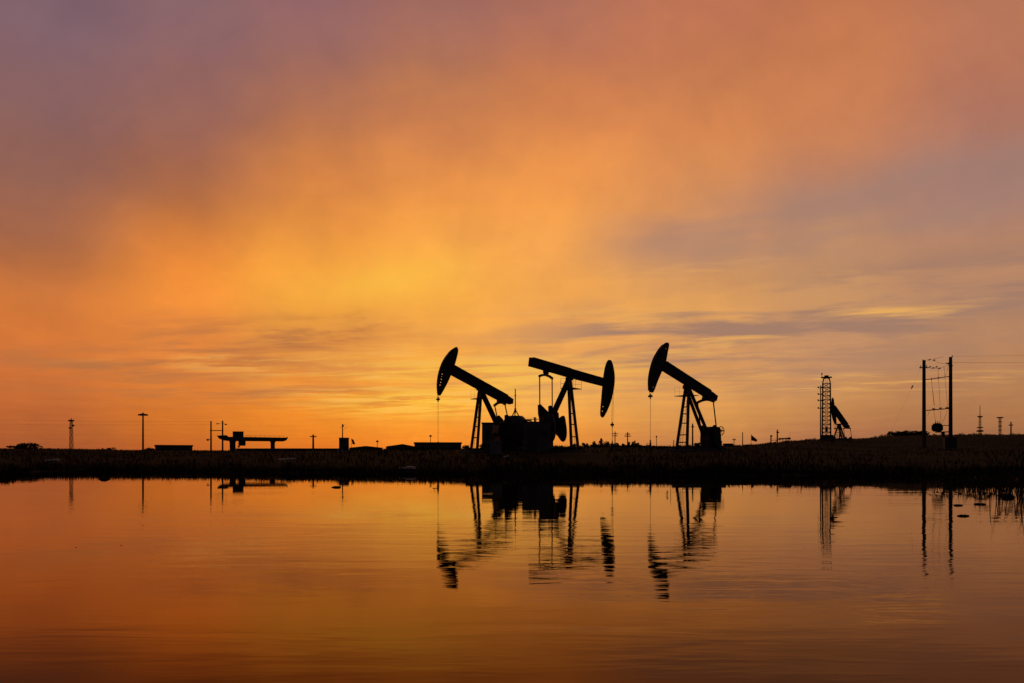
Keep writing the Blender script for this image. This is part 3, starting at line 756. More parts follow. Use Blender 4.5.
# ------------------------------------------------------------------ far masts at the right
def lattice_mast(px, Y, top_py, w0, w1, name, label, cat, extras, m='lattice_paint', nb=10, r=0.12, group=None):
    X, g = place(px, Y); s = Y/F; h = CH+(HY-top_py)*s-g
    e = empty(name, (X, Y, g), label, cat, group)
    c = lambda k, z: Vector(((-1, 1, 1, -1)[k]*(w0+(w1-w0)*z/h)*s/2, (-1, -1, 1, 1)[k]*(w0+(w1-w0)*z/h)*s/2, z))
    for k in range(4): MB().bar(c(k, 0), c(k, h), r).build('mast_leg', m, e)
    mb = MB()
    for i in range(nb):
        za, zb = h*i/nb, h*(i+1)/nb
        for k in range(4):
            mb.bar(c(k, zb), c((k+1) % 4, zb), r*0.7); mb.bar(c(k, za) if i % 2 else c((k+1) % 4, za), c((k+1) % 4, zb) if i % 2 else c(k, zb), r*0.6)
    mb.build('lattice', m, e)
    for (nm, kind, a) in extras:
        z = CH+(HY-a[0])*s-g
        mb = MB()
        if kind == 'deck': mb.box((0, 0, z), (a[1]*s, a[1]*s, a[2]*s)); 
        elif kind == 'rod': mb.tube((0, 0, h-0.2), (0, 0, z), a[1]*s/2, a[1]*s/3)
        elif kind == 'drum': mb.tube((a[3]*s, -a[1]*s/2, z), (a[3]*s, a[1]*s/2, z), a[2]*s/2, None, 14)
        mb.build(nm, 'dark_steel', e)
    return e
lattice_mast(71.3, 300, 421.5, 2.8, 1.7, 'lattice_mast', 'lone lattice mast with a round antenna head at the left', 'mast',
             [('antenna_head', 'deck', (420.6, 4.0, 1.6)), ('antenna', 'rod', (418.2, 1.0)), ('antenna_dish', 'drum', (425.5, 2.0, 1.8, 1.8)), ('antenna_dish', 'drum', (428.0, 2.0, 1.6, -1.4))], r=0.12)
lattice_mast(980, 420, 416, 2.6, 1.2, 'lattice_tower', 'tallest of the three far masts at right, needle tip above a small deck', 'mast',
             [('deck', 'deck', (416.6, 3.4, 1.2)), ('needle', 'rod', (405.2, 0.7)), ('lower_deck', 'deck', (427.5, 4.2, 0.9)), ('lower_deck', 'deck', (431.0, 4.4, 1.6))], r=0.12, group='far masts right of the twin poles')
lattice_mast(1000, 420, 418, 1.8, 1.4, 'lattice_tower', 'middle one of the three far masts at right, flat wide head', 'mast',
             [('head', 'deck', (417.6, 4.2, 1.1)), ('collar', 'deck', (421.8, 2.6, 0.8)), ('collar', 'deck', (426, 2.4, 0.8)), ('collar', 'deck', (430, 2.4, 0.8))], r=0.12, group='far masts right of the twin poles')

def pole(px, Y, top_py, wpx, label, arms=(), name='utility_pole', cat='utility pole', group='far utility poles on the horizon', m='pole_wood', base=None, lamp=None):
    X, g = place(px, Y); s = Y/F
    if base is not None: g = base
    H = lambda py: CH+(HY-py)*s-g
    e = empty(name, (X, Y, g), label, cat, group)
    MB().tube((0, 0, 0), (0, 0, H(top_py)), wpx*s/2, wpx*s/2*0.75, 10).build('pole', m, e)
    for (py, a, b, t) in arms:
        ab = MB().bar((a*s, -0.1, H(py)), (b*s, -0.1, H(py)), t*s).build('crossarm', 'dark_steel', e)
        mb = MB()
        for x in (a*0.95, (a+b)/2+0.6, b*0.95): mb.tube((x*s, -0.1, H(py)), (x*s, -0.1, H(py)+0.9*s), 0.35*s, 0.25*s, 6)
        mb.build('insulator', 'porcelain', ab)
    if lamp:
        for (dx, py, w_, h_) in lamp:
            MB().lathe([(w_*s*0.25, 0), (w_*s/2, h_*s*0.4), (w_*s*0.45, h_*s*0.7), (w_*s*0.15, h_*s)], (dx*s, 0, H(py)-h_*s/2), 12).build('lamp_head', 'dark_steel', e)
    return e
pole(1011, 300, 421.8, 1.5, 'far pole with short arms, last of the three right of the twin poles', [(425.2, -2.2, 1.6, 0.9)], group='far masts right of the twin poles')
e = pole(143, 190, 412.6, 1.9, 'tall floodlight mast with a flat round lamp head at the left', (), 'floodlight_mast', 'floodlight mast', None, 'pole_concrete', None, [(0, 414.4, 8.5, 1.6)])
mb = MB(); s = 190/F; zc = CH+(HY-415)*s-e.location.z
for k in range(6):
    a = PI*k/3+0.3; mb.box((3.6*s*math.cos(a), 3.6*s*math.sin(a), zc), (0.45, 0.35, 0.3))
mb.build('floodlight', 'dark_steel', e)

pole(313.2, 230, 434.5, 2.2, 'short thick pole with crossed arms between gantry and antenna hut', [(436.6, -3.0, 3.2, 0.9)])
pole(377.3, 240, 440.8, 0.7, 'small round lamp post above the long low gable roof', (), 'lamp_post', 'lamp post', 'small far lamp posts', 'pole_concrete', None, [(0, 441.3, 2.8, 1.8)])
pole(430.5, 240, 435.6, 0.7, 'small round lamp post above the flat roofed shed', (), 'lamp_post', 'lamp post', 'small far lamp posts', 'pole_concrete', None, [(0, 435.9, 2.8, 1.8)])
pole(656.5, 260, 436.2, 0.7, 'small round lamp post just left of the right pumpjack legs', (), 'lamp_post', 'lamp post', 'small far lamp posts', 'pole_concrete', None, [(0, 436.6, 1.8, 1.6)])
pole(615, 300, 431.5, 1.1, 'far pole with two crossarms next to the middle pumpjack rod', [(433.8, -2.4, 2.4, 0.6), (436.0, -2.0, 2.0, 0.6)])
pole(627.6, 300, 432.0, 1.3, 'far pole with two wide crossarms rising out of the tree line', [(434.2, -2.2, 2.2, 0.7), (436.2, -3.0, 3.0, 0.8)])
pole(673.7, 300, 440.0, 1.0, 'short far pole just left of the right pumpjack front legs')
pole(692.6, 200, 423.5, 1.8, 'bare pole seen between the right pumpjack front and rear legs', [(427.0, -1.4, 1.4, 0.7)])
pole(734.0, 300, 438.5, 0.9, 'short thin far pole right of the right pumpjack wheel', [(439.8, -1.6, 1.6, 0.6)])
pole(742.6, 250, 432.2, 1.1, 'bare far pole directly left of the red flag')
pole(771.0, 240, 435.2, 1.6, 'lower one of two neighbouring poles right of the red flag', [(436.2, -0.9, 1.2, 0.8)])
pole(777.3, 240, 429.6, 1.7, 'taller one of two neighbouring poles right of the red flag', [(432.6, -0.8, 1.6, 0.7)])

# red flag
X, g = place(751.2, 200); s = 200/F
fl = empty('flag', (X, 200, g), 'small red flag drooping from a thin pole right of the right pumpjack', 'flag')
MB().tube((0, 0, 0), (0, 0, CH+(HY-434)*s-g), 0.05, 0.035, 6).build('flag_pole', 'dark_steel', fl)
def flag_cloth(e, s, pxo, g, pts, wave_amp, m='red_cloth'):
    (a0, b0), (a1, b1) = pts[0], pts[1]; (c0, d0), (c1, d1) = pts[2], pts[3]
    V, Fc = [], []; n, k = 10, 6
    for layer in (-0.01, 0.01):
        for i in range(n+1):
            for j in range(k+1):
                u, v = i/n, j/k
                x = (a0*(1-u)+a1*u)*(1-v)+(c0*(1-u)+c1*u)*v; y = (b0*(1-u)+b1*u)*(1-v)+(d0*(1-u)+d1*u)*v
                V.append(((x-pxo)*s, layer+wave_amp*math.sin(u*7+v*1.5)*u, CH+(HY-y)*s-g))
    q = (n+1)*(k+1)
    for lay in (0, 1):
        for i in range(n):
            for j in range(k):
                a = lay*q+i*(k+1)+j; f = (a, a+1, a+k+2, a+k+1); Fc.append(f if lay else f[::-1])
    return raw('cloth', V, Fc, m, e)
flag_cloth(fl, s, 751.2, g, [(751.2, 434.6), (757.6, 440.2), (751.2, 440.4), (756.6, 441.8)], 0.18)

# line of pipes and a sloping boom right of the poles
X, g = place(784, 150); s = 150/F
pr = empty('pipe_rack', (X, 150, g), 'low rack with a row of pipe ends and a slanting bar on the bank crest', 'pipe rack')
H = lambda py: CH+(HY-py)*s-g
MB().bar((-12*s, 0, H(440.4)), (6*s, 0, H(438.6)), 0.07).build('rail', 'dark_steel', pr)
for k in range(5): MB().bar(((-8+k*3.4)*s, 0, 0), ((-8+k*3.4)*s, 0, H(440-k*0.3)), 0.07).build('post', 'dark_steel', pr)
for k in range(4): MB().tube(((-4+k*3)*s, -0.5, H(438.8-k*0.1)), ((-4+k*3)*s, 0.5, H(438.8-k*0.1)), 0.15+0.04*(k == 3)).build('pipe', 'rusty_steel', pr)
MB().bar((4.2*s, 0, H(439)), (6.5*s, 0, H(432.5)), 0.035).build('boom', 'dark_steel', pr)

# ------------------------------------------------------------------ left works: H pole, gantry, wall, hut, sheds
Y = 165.0; s = Y/F; pm = 217.0; X, g = place(pm, Y); H = lambda py: CH+(HY-py)*s-g; L = lambda px: (px-pm)*s
hp = empty('twin_pole', (X, Y, g), 'twin thin poles joined by a crossbar left of the gantry', 'power pole')
MB().tube((L(211), 0, 0), (L(211), 0, H(421)), 0.19, 0.14).build('pole', 'pole_concrete', hp)
MB().tube((L(222.6), 0, 0), (L(222.6), 0, H(420.6)), 0.19, 0.14).build('pole', 'pole_concrete', hp)
MB().bar((L(210), -0.1, H(430.6)), (L(223.5), -0.1, H(430.6)), 0.16).build('crossbar', 'dark_steel', hp)
MB().bar((L(206.5), -0.1, H(439.2)), (L(211.5), -0.1, H(439.2)), 0.12).box((L(208), -0.1, H(440)), (0.3, 0.3, 0.35)).build('bracket', 'dark_steel', hp)
MB().tube((L(216.5), -0.1, H(423.8)), (L(219), -0.1, H(423.8)), 0.09).tube((L(219), -0.1, H(423.8)), (L(222), -0.1, H(422.5)), 0.03).build('insulator', 'porcelain', hp)
MB().tube((L(225), -0.1, H(424.4)), (L(227), -0.1, H(424.4)), 0.12).tube((L(222.6), -0.1, H(422.5)), (L(225), -0.1, H(424.4)), 0.03).build('insulator', 'porcelain', hp)
G = 'thin overhead wires at the far left'
for k, (ya, yb, lb) in enumerate(((420.0, 416, 'upper thin overhead wire running left from the twin thin poles'), (423.2, 421.0, 'lower thin overhead wire running left from the twin thin poles'))):
    line('power_line', (X+L(211), Y, g+H(ya+1.5)), tuple(at(-160, yb, Y+10)), 0.35, 0.011, lb, G)

Y = 180.0; s = Y/F; pm = 252.0; X, g = place(pm, Y); H = lambda py: CH+(HY-py)*s-g; L = lambda px: (px-pm)*s
gt = empty('gantry_crane', (X, Y, g), 'broad gantry with a thick horizontal beam, two legs and a box on top', 'gantry', None, -math.atan2(X, Y))
bt = MB().prism([(L(219), H(436)), (L(221), H(438.8)), (L(225), H(440.6)), (L(231), H(441.2)), (L(282), H(441.2)), (L(285), H(440.2)), (L(286.6), H(437.4)), (L(286), H(436.6)), (L(284.5), H(437.4)), (L(230), H(437.0)), (L(228), H(435.4)), (L(224), H(435.6))], 1.6)
bt.build('girder', 'rusty_steel', gt, 0.02)
MB().box((L(238.9), 0, (H(431.6)+H(437.1))/2), (10.2*s, 1.3, H(431.6)-H(437.1))).build('winch_house', 'tank_paint', gt, 0.03)
cab = MB().box((L(242.6), 0, (H(441.2)+H(445.8))/2), (6.6*s, 1.1, H(441.2)-H(445.8))).build('operator_cab', 'tank_paint', gt, 0.03)
MB().box((L(242.6)+6.6*s/2+0.01, 0, H(443)), (0.03, 0.8, 0.5)).build('window', 'dark_steel', cab)
MB().prism([(L(231), 0), (L(236.6), 0), (L(236.4), H(443)), (L(237), H(441.1)), (L(230.4), H(441.1)), (L(231), H(443))], 1.3).build('leg', 'rusty_steel', gt, 0.02)
MB().prism([(L(269.8), 0), (L(273.9), 0), (L(273.9), H(443)), (L(274.8), H(441.1)), (L(269), H(441.1)), (L(269.8), H(443))], 1.3).build('leg', 'rusty_steel', gt, 0.02)
mb = MB()
for k in range(9): mb.tube((L(246+k*4.6), -0.7, H(437.1)), (L(246+k*4.6), -0.7, H(437.1)+0.28), 0.03, 0.03, 5)
mb.tube((L(246), -0.7, H(437.1)+0.28), (L(283), -0.7, H(437.1)+0.28), 0.03, 0.03, 5); mb.build('railing', 'dark_steel', gt)
mb = MB()
for sg in (-1, 1): mb.tube((L(239.5)+sg*0.12, 0, H(441)), (L(239.5)+sg*0.12, 0, H(446.5)), 0.03, 0.03, 5)
mb.box((L(239.5), 0, H(446.8)), (0.5, 0.4, 0.35)); mb.build('hook_block', 'dark_steel', gt)

def shed(px0, px1, eave_py, ridge_py, Y, depth, label, group='low industrial sheds on the horizon', flat=False, name='shed', skew=0.5, door=True):
    Yc = Y+depth/2; X0, X1 = (px0-CX)/F*Yc, (px1-CX)/F*Yc; Xm = (X0+X1)/2; g = ground(Xm, Yc)-0.1; s = Y/F
    he = CH+(HY-eave_py)*s-g; hr = CH+(HY-ridge_py)*s-g; w_ = (X1-X0)/2*math.cos(math.atan2(Xm, Y))**0.5
    e = empty(name, (Xm, Y+depth/2, g), label, 'shed', group, -math.atan2(Xm, Y))
    Y -= 0
    MB().box((0, 0, (he-0.03)/2), (2*w_-0.3, depth-0.3, he-0.03)).build('wall', 'shed_wall', e)
    rf = MB()
    if flat: rf.prism([(-w_, he), (w_, he), (w_, hr), (-w_, hr)], depth)
    else: rf.prism([(-w_, he), (w_, he), (w_, he+0.12), (-w_+2*w_*skew, hr), (-w_, he+0.12)], depth)
    rf.build('roof', 'shed_roof', e)
    mb_n = max(2, int(w_*2/4))
    for k in range(mb_n):
        x = -w_+2*w_*(k+0.5)/mb_n
        if door and k == mb_n//2: MB().box((x, -depth/2+0.13, he*0.42), (1.8, 0.06, he*0.78)).build('door', 'tank_paint', e)
        else: MB().box((x, -depth/2+0.13, he*0.62), (1.1, 0.06, he*0.28)).build('window', 'dark_steel', e)
    return e
shed(155.5, 192, 446.4, 444.9, 185, 9, 'small flat roofed shed right of the floodlight mast', flat=True)
shed(349.5, 382.5, 448.2, 445.9, 215, 10, 'long low gable roofed shed right of the antenna hut')
shed(386, 415.5, 447.0, 444.0, 205, 12, 'shed with a gently sloped roof left of the flat roofed one', skew=0.55)
shed(414.6, 461, 443.9, 442.2, 200, 14, 'widest flat roofed shed left of the leftmost big pumpjack', flat=True)
shed(640, 668, 447.2, 446.0, 170, 8, 'low flat roofed shed behind the rod of the rightmost big pumpjack', flat=True)
shed(723, 733, 444.6, 443.4, 180, 6, 'tiny flat roofed shed right of the brake wheel of the right pumpjack', flat=True)
shed(481.6, 507.0, 423.2, 422.4, 218, 8, 'tall plain flat roofed building behind the leftmost pumpjack, beside the round tank', flat=True)
# long wall
Xa, Xb = (236-CX)/F*195, (341-CX)/F*195; g = ground((Xa+Xb)/2, 195)-0.1
lw = empty('boundary_wall', ((Xa+Xb)/2, 195, g), 'long low plain wall running from the gantry to the antenna hut', 'wall')
hW = CH+(HY-448.4)/F*195-g
MB().box((0, 0, hW/2-0.04), (Xb-Xa, 0.3, hW-0.08)).build('wall_body', 'shed_wall', lw)
MB().box((0, 0, hW-0.04), (Xb-Xa+0.1, 0.42, 0.1)).build('coping', 'concrete', lw)
# antenna hut
Y = 195.0; s = Y/F; pm = 344.0; X, g = place(pm, Y-2); H = lambda py: CH+(HY-py)*s-g; L = lambda px: (px-pm)*s
ht = empty('antenna_hut', (X, Y-2, g), 'narrow tower hut carrying an antenna mast on its roof', 'hut', None, -math.atan2(X, Y))
MB().box((0, 0, H(438.3)/2), (9.6*s, 2.4, H(438.3))).build('wall', 'shed_wall', ht, 0.02)
MB().box((0, 0, H(438.2)), (10.1*s, 2.6, 0.12)).build('roof', 'shed_roof', ht)
MB().box((0.5, -1.22, 0.95), (0.8, 0.05, 1.9)).build('door', 'tank_paint', ht)
MB().box((-0.5, -1.22, H(441.5)), (0.6, 0.05, 0.5)).build('window', 'dark_steel', ht)
an = MB().tube((L(342.6), 0, H(438.2)), (L(342.6), 0, H(424.4)), 0.14, 0.09).build('antenna_mast', 'dark_steel', ht)
MB().box((L(342.8), 0, H(426.2)), (0.42, 0.3, 0.6)).bar((L(342.6), 0, H(430.6)), (L(346.6), 0, H(427.4)), 0.05).bar((L(342.6), 0, H(429.5)), (L(340), 0, H(427.2)), 0.05).bar((L(342.6), 0, H(425)), (L(345.8), 0, H(425.4)), 0.04).build('antenna_arm', 'dark_steel', an)
X, g = place(351.4, 190); s = 190/F
f2_ = empty('flag', (X, 190, g), 'dark pennant hanging from a thin pole beside the antenna hut', 'flag')
MB().tube((0, 0, 0), (0, 0, CH+(HY-438)*s-g), 0.05, 0.03, 6).build('flag_pole', 'dark_steel', f2_)
flag_cloth(f2_, s, 351.4, g, [(351.4, 438.8), (353.4, 439.6), (352.4, 444.2), (355.2, 444.4)], 0.12, 'rusty_steel')

# pale scraps on the bank
def litter(px, py, Y, w_, h_, label, d=0.5, rz=0.0):
    X = (px-CX)/F*Y; g = ground(X, Y)
    o = MB().box((0, 0, 0.04), (w_, d, 0.06)).box((w_*0.2, 0.05, 0.10), (w_*0.45, d*0.8, 0.04)).build('pale_board', 'pale_board', None, 0.008)
    o.location = (X, Y, g+0.02); o.rotation_euler = (R(8), 0, rz); return tag(o, label, 'board', 'pale boards lying on the bank')
litter(52, 466, 62, 1.1, 0.1, 'long pale board lying on the bank below the left lattice mast')
litter(287, 470, 58, 1.3, 0.1, 'pale board lying on the bank below the gantry')
litter(407, 476, 44, 0.9, 0.1, 'pale board lying near the waterline below the sheds')
litter(507, 450, 58, 0.5, 0.1, 'short pale board lying below the round tank', 0.4, 0.5)
pm = 0
for px, lb in ((338, 'left one of two short pale marker posts on the bank below the antenna hut'), (342.4, 'right one of two short pale marker posts on the bank below the antenna hut')):
    X, g = place(px, 80); o = MB().tube((0, 0, 0), (0, 0, 0.5), 0.06).tube((0, 0, 0.5), (0, 0, 0.54), 0.075).build('marker_post', 'pale_board'); o.location = (X, 80, g); tag(o, lb, 'post', 'short pale marker posts')

# ------------------------------------------------------------------ sky: dusk atmosphere and lit cloud layers, by direction
world = bpy.data.worlds.new('World'); scn.world = world; world.use_nodes = True
NT = world.node_tree; NT.nodes.clear()
NL = NT.links.new
def _set(sock, v):
    if isinstance(v, bpy.types.NodeSocket): NL(v, sock)
    else: sock.default_value = v
def M(op, a, b=None, c=None):
    n = NT.nodes.new('ShaderNodeMath'); n.operation = op; _set(n.inputs[0], a)
    if b is not None: _set(n.inputs[1], b)
    if c is not None: _set(n.inputs[2], c)
    return n.outputs[0]
def SS(v, a, b, t0=0.0, t1=1.0):
    n = NT.nodes.new('ShaderNodeMapRange'); n.interpolation_type = 'SMOOTHSTEP'
    _set(n.inputs['Value'], v)
    for k, x in (('From Min', a), ('From Max', b), ('To Min', t0), ('To Max', t1)): n.inputs[k].default_value = x
    return n.outputs['Result']
def MIX(f, a, b, mode='MIX'):
    n = NT.nodes.new('ShaderNodeMix'); n.data_type = 'RGBA'; n.blend_type = mode; n.clamp_factor = True
    _set(n.inputs[0], f); _set(n.inputs[6], a); _set(n.inputs[7], b); return n.outputs[2]
def XYZ(x, y, z=0.0):
    n = NT.nodes.new('ShaderNodeCombineXYZ'); _set(n.inputs[0], x); _set(n.inputs[1], y); _set(n.inputs[2], z); return n.outputs[0]
def NOISE(vec, scale, detail=3.0, rough=0.5, dist=0.0):
    n = NT.nodes.new('ShaderNodeTexNoise'); NL(vec, n.inputs['Vector'])
    n.inputs['Scale'].default_value = scale; n.inputs['Detail'].default_value = detail; n.inputs['Roughness'].default_value = rough; n.inputs['Distortion'].default_value = dist
    return n.outputs['Fac']
tc = NT.nodes.new('ShaderNodeTexCoord'); sep = NT.nodes.new('ShaderNodeSeparateXYZ'); NL(tc.outputs['Generated'], sep.inputs[0])
dx, dy, dz = sep.outputs
az = M('ARCTAN2', dx, dy); el = M('ARCSINE', dz)
# slow warp so that nothing follows an exact grid
w1 = NOISE(tc.outputs['Generated'], 3.2, 4.0, 0.55); w2 = NOISE(XYZ(M('ADD', dx, 7.3), dy, M('MULTIPLY', dz, 1.8)), 4.0, 4.0, 0.55)
azw = M('ADD', az, M('MULTIPLY', M('SUBTRACT', w1, 0.5), 0.09))
lowfade = SS(el, 0.0, 0.25, 0.25, 1.0)
elw = M('ADD', el, M('MULTIPLY', M('MULTIPLY', M('SUBTRACT', w2, 0.5), 0.07), lowfade))

def px_az(px): return math.atan((px-CX)/F)
def py_el(py, px): return math.atan((HY-py)/F*math.cos(px_az(px)))
ROWS = [0, 70, 140, 200, 250, 300, 350, 400, 430, 455]
STN = [
 (50,  [(127,97,108),(136,99,103),(146,100,92),(158,102,82),(182,108,66),(210,119,57),(212,116,54),(196,104,52),(178,94,50),(165,85,48)]),
 (190, [(139,102,106),(148,102,99),(164,105,84),(190,114,67),(232,136,58),(250,148,58),(240,138,58),(222,122,46),(205,110,42),(190,95,42)]),
 (310, [(152,104,104),(168,110,92),(200,124,76),(234,144,68),(252,164,64),(251,168,62),(236,150,62),(238,138,46),(232,130,40),(216,108,38)]),
 (430, [(164,108,97),(186,119,86),(220,136,78),(248,158,74),(252,170,74),(252,174,70),(245,164,70),(247,162,58),(244,146,48),(234,128,45)]),
 (550, [(178,113,93),(202,124,81),(230,144,78),(250,162,78),(250,168,80),(249,170,80),(243,167,84),(248,174,82),(238,152,64),(222,134,60)]),
 (690, [(192,117,85),(205,127,82),(222,140,83),(220,146,90),(222,154,94),(234,165,90),(224,156,92),(230,160,84),(210,142,78),(188,118,74)]),
 (830, [(200,122,81),(207,128,82),(203,130,89),(186,132,104),(204,147,102),(213,154,100),(206,147,101),(205,143,86),(184,121,79),(165,105,75)]),
 (974, [(186,119,89),(188,121,93),(178,122,103),(170,126,114),(194,138,104),(188,137,103),(188,134,94),(182,125,82),(168,112,74),(150,98,68)])]
ELMAX = 1.2
def RAMP(stops):
    n = NT.nodes.new('ShaderNodeValToRGB'); cr = n.color_ramp; cr.interpolation = 'CARDINAL'
    stops = sorted(stops)
    while len(cr.elements) > 1: cr.elements.remove(cr.elements[-1])
    cr.elements[0].position = max(0, stops[0][0])/ELMAX; cr.elements[0].color = stops[0][1]
    for p, c in stops[1:]:
        e = cr.elements.new(min(1.0, p/ELMAX)); e.color = c
    NL(M('DIVIDE', elw, ELMAX), n.inputs['Fac']); return n.outputs['Color']
ZEN = lin((38, 34, 44))
cur = None; prev = None
for px, cols in STN:
    st = [(py_el(r, px), lin(c)) for r, c in zip(ROWS, cols)]
    c0 = lin(cols[0]); st.append((st[0][0]+0.22, tuple(0.55*a+0.45*b for a, b in zip(c0, ZEN)))); st.append((ELMAX-0.05, ZEN))
    r = RAMP(st); a = px_az(px)
    cur = r if cur is None else MIX(SS(azw, prev, a), cur, r)
    prev = a
# away from the glow the dusk sky is dim and bluish
BACK = RAMP([(0.0, lin((40, 34, 38))), (0.2, lin((44, 39, 46))), (0.6, lin((44, 41, 54))), (1.15, ZEN)])
sideL = SS(az, px_az(-10)-0.02, px_az(-10)-0.75); sideR = SS(az, px_az(1030)+0.02, px_az(1030)+0.75)
cur = MIX(M('MAXIMUM', sideL, sideR), cur, BACK)

# cloud plane (perspective of a flat layer far overhead)
zz = M('ADD', M('MAXIMUM', dz, 0.0), 0.025)
cxn = M('DIVIDE', dx, zz); cyn = M('ADD', M('DIVIDE', dy, zz), M('MULTIPLY', cxn, 0.18))
def G(px, py, sx, sy, tilt=0.0, warp=True):          # soft elliptical region of sky, by direction
    a0, e0 = px_az(px), py_el(py, px)
    A = M('SUBTRACT', azw if warp else az, a0); E = M('SUBTRACT', elw if warp else el, e0)
    c, s_ = math.cos(tilt), math.sin(tilt)
    u = M('MULTIPLY_ADD', A, c/(sx/F), M('MULTIPLY', E, s_/(sx/F))); v = M('MULTIPLY_ADD', E, c/(sy/F), M('MULTIPLY', A, -s_/(sy/F)))
    r2 = M('MULTIPLY_ADD', u, u, M('MULTIPLY', v, v))
    return M('EXPONENT', M('MULTIPLY', r2, -1.0))
def SUM(*t):
    r = t[0]
    for x in t[1:]: r = M('ADD', r, x)
    return M('MINIMUM', r, 1.0)
# soft rays fanning out from the glow
phi = M('ARCTAN2', M('ADD', el, 0.02), M('SUBTRACT', az, px_az(400))); rad = M('SQRT', M('MULTIPLY_ADD', el, el, M('MULTIPLY', M('SUBTRACT', az, px_az(400)), M('SUBTRACT', az, px_az(400)))))
rays = NOISE(XYZ(M('MULTIPLY', phi, 3.2), M('MULTIPLY', rad, 1.6), w1), 1.0, 3.0, 0.5)
rayf = M('MULTIPLY', SS(el, 0.12, 0.32), M('SUBTRACT', rays, 0.5))
gain = M('MULTIPLY_ADD', rayf, 0.36, 1.0)
cur = MIX(1.0, cur, XYZ(gain, M('MULTIPLY_ADD', rayf, 0.30, 1.0), M('MULTIPLY_ADD', rayf, 0.14, 1.0)), 'MULTIPLY')
# fluffy texture in the high cloud
puff = NOISE(XYZ(M('MULTIPLY', cxn, 0.9), M('MULTIPLY', cyn, 0.55), 2.0), 1.6, 6.0, 0.55, 0.3)
pf = M('MULTIPLY_ADD', M('SUBTRACT', puff, 0.5), 0.30, 1.0)
cur = MIX(1.0, cur, XYZ(pf, pf, M('MULTIPLY_ADD', M('SUBTRACT', puff, 0.5), 0.10, 1.0)), 'MULTIPLY')
mo = NOISE(XYZ(M('MULTIPLY', phi, 2.2), M('MULTIPLY', rad, 9.0), w2), 2.0, 5.0, 0.6, 0.4)
mo2 = NOISE(tc.outputs['Generated'], 17.0, 5.0, 0.6, 0.3)
mf = M('MULTIPLY_ADD', M('SUBTRACT', M('ADD', mo, mo2), 1.0), 0.20, 1.0)
cur = MIX(1.0, cur, XYZ(mf, mf, M('MULTIPLY_ADD', M('SUBTRACT', M('ADD', mo, mo2), 1.0), 0.08, 1.0)), 'MULTIPLY')
# low streaks
sA = NOISE(XYZ(M('MULTIPLY', cxn, 0.85), M('MULTIPLY', cyn, 1.35), 11.0), 1.0, 6.0, 0.60, 0.35)
sB = NOISE(XYZ(M('MULTIPLY', cxn, 0.95), M('MULTIPLY', cyn, 1.9), 31.0), 1.0, 6.0, 0.62, 0.3)
low = M('MULTIPLY', SS(el, 0.02, 0.055), SS(el, 0.25, 0.17))
hi = NOISE(XYZ(M('MULTIPLY', cxn, 0.9), M('MULTIPLY', cyn, 1.3), 5.0), 1.0, 5.0, 0.55, 0.5)
wedge = SUM(G(700, 226, 85, 22, 0.05), G(860, 214, 180, 27, 0.10), M('MULTIPLY', G(1010, 190, 120, 34, 0.1), 0.6))
cur = MIX(M('MULTIPLY', M('MULTIPLY', wedge, SS(hi, 0.25, 0.60)), 0.62), cur, lin((166, 130, 116)))
cur = MIX(M('MULTIPLY', G(388, 280, 55, 20, 0.1), 0.6), cur, lin((255, 194, 66)))
right = SUM(G(880, 305, 240, 34, 0.10), G(720, 325, 160, 26, 0.03), G(980, 290, 110, 16, 0.05), M('MULTIPLY', G(700, 372, 330, 26), 0.45))
left = SUM(G(250, 340, 110, 20, 0.05), G(345, 328, 60, 11, 0.08), M('MULTIPLY', G(240, 392, 170, 12), 0.8), G(150, 362, 130, 12))
dk = SS(sA, 0.40, 0.62)
f_r = M('MULTIPLY', M('MULTIPLY', M('MULTIPLY_ADD', dk, 0.85, 0.15), right), 0.95)
f_l = M('MULTIPLY', M('MULTIPLY', M('MULTIPLY_ADD', dk, 0.85, 0.15), left), 0.95)
cur = MIX(f_r, cur, lin((164, 125, 106)))
cur = MIX(f_l, cur, lin((186, 114, 66)))
# bright edges and breaks between the streaks
br = SS(sB, 0.48, 0.66)
bm_ = SUM(M('MULTIPLY', G(600, 268, 130, 9, 0.06), 0.9), G(430, 378, 130, 26), M('MULTIPLY', G(430, 402, 100, 9), 1.3), M('MULTIPLY', G(640, 340, 170, 30), 0.8), M('MULTIPLY', G(900, 315, 90, 6, 0.06), 1.0), M('MULTIPLY', G(820, 380, 140, 8), 0.8), M('MULTIPLY', G(290, 366, 120, 8), 0.8), M('MULTIPLY', G(940, 384, 60, 7), 0.7))
cur = MIX(M('MULTIPLY', M('MULTIPLY', SUM(G(425, 402, 85, 13, 0.03), M('MULTIPLY', G(480, 372, 120, 14), 0.8)), SS(sB, 0.40, 0.54)), 0.9), cur, lin((255, 202, 70)))
cur = MIX(M('MULTIPLY', M('MULTIPLY', br, bm_), 0.72), cur, lin((252, 186, 92)))
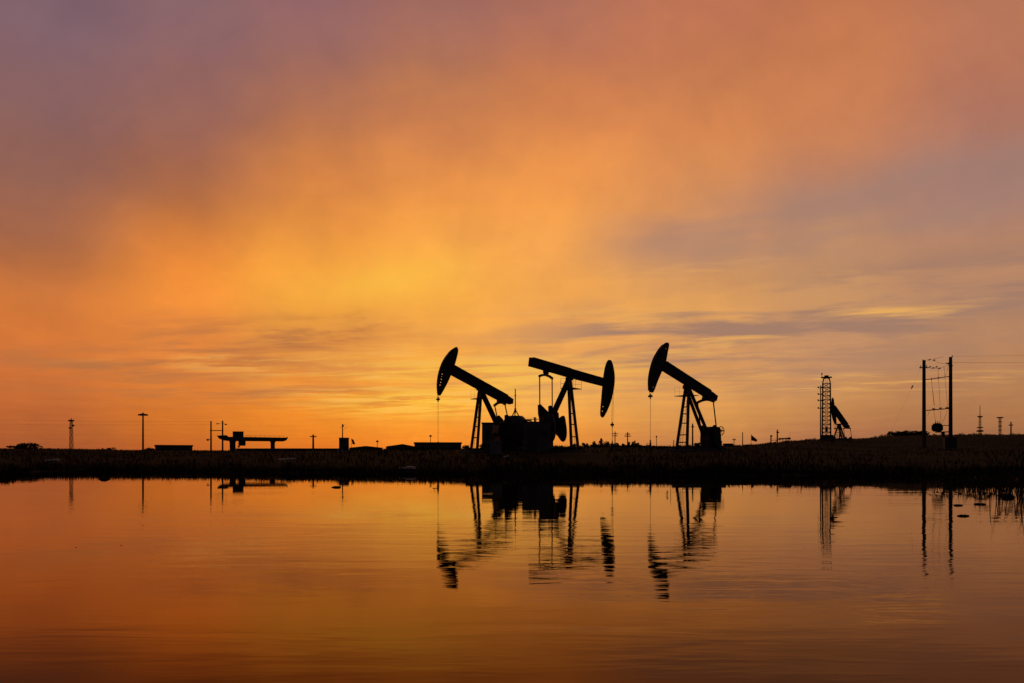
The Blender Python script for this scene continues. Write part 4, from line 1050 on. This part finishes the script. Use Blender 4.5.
# thin clear atmosphere underneath the cloud deck (almost covered)
sky = NT.nodes.new('ShaderNodeTexSky'); sky.sky_type = 'NISHITA'; sky.sun_disc = False
SUN_AZ, SUN_EL = px_az(400), R(1.5)
sky.sun_elevation = SUN_EL; sky.sun_rotation = SUN_AZ
bg = NT.nodes.new('ShaderNodeBackground'); NL(cur, bg.inputs['Color']); bg.inputs['Strength'].default_value = 1.0
bg2 = NT.nodes.new('ShaderNodeBackground'); NL(sky.outputs['Color'], bg2.inputs['Color']); bg2.inputs['Strength'].default_value = 0.05
mx = NT.nodes.new('ShaderNodeMixShader'); mx.inputs[0].default_value = 0.94
NL(bg2.outputs[0], mx.inputs[1]); NL(bg.outputs[0], mx.inputs[2])
wo = NT.nodes.new('ShaderNodeOutputWorld'); NL(mx.outputs[0], wo.inputs['Surface'])
world.cycles.sampling_method = 'MANUAL'; world.cycles.sample_map_resolution = 512

# sun: veiled, right at the horizon behind the pumpjacks
sd = bpy.data.lights.new('sun', 'SUN'); sd.energy = 0.003; sd.angle = R(30); sd.color = (1.0, 0.62, 0.25)
so = bpy.data.objects.new('sun', sd); COL.objects.link(so)
dirv = Vector((math.sin(SUN_AZ)*math.cos(SUN_EL), math.cos(SUN_AZ)*math.cos(SUN_EL), math.sin(SUN_EL)))
so.rotation_euler = (-dirv).to_track_quat('-Z', 'Y').to_euler()

# ------------------------------------------------------------------ camera and render settings
cd = bpy.data.cameras.new('camera'); cam = bpy.data.objects.new('camera', cd); COL.objects.link(cam)
cam.location = (0, 0, CH); cam.rotation_euler = (PI/2, 0, 0)
cd.sensor_width = 36.0; cd.lens = F/1024*36.0; cd.shift_y = (HY-341.5)/1024.0
cd.clip_start = 0.05; cd.clip_end = 20000
scn.camera = cam
scn.view_settings.view_transform = 'Standard'; scn.view_settings.look = 'None'
scn.view_settings.exposure = 0.0; scn.view_settings.gamma = 1.0; scn.view_settings.use_curve_mapping = False
scn.cycles.max_bounces = 6; scn.cycles.use_denoising = True
scn.render.film_transparent = False
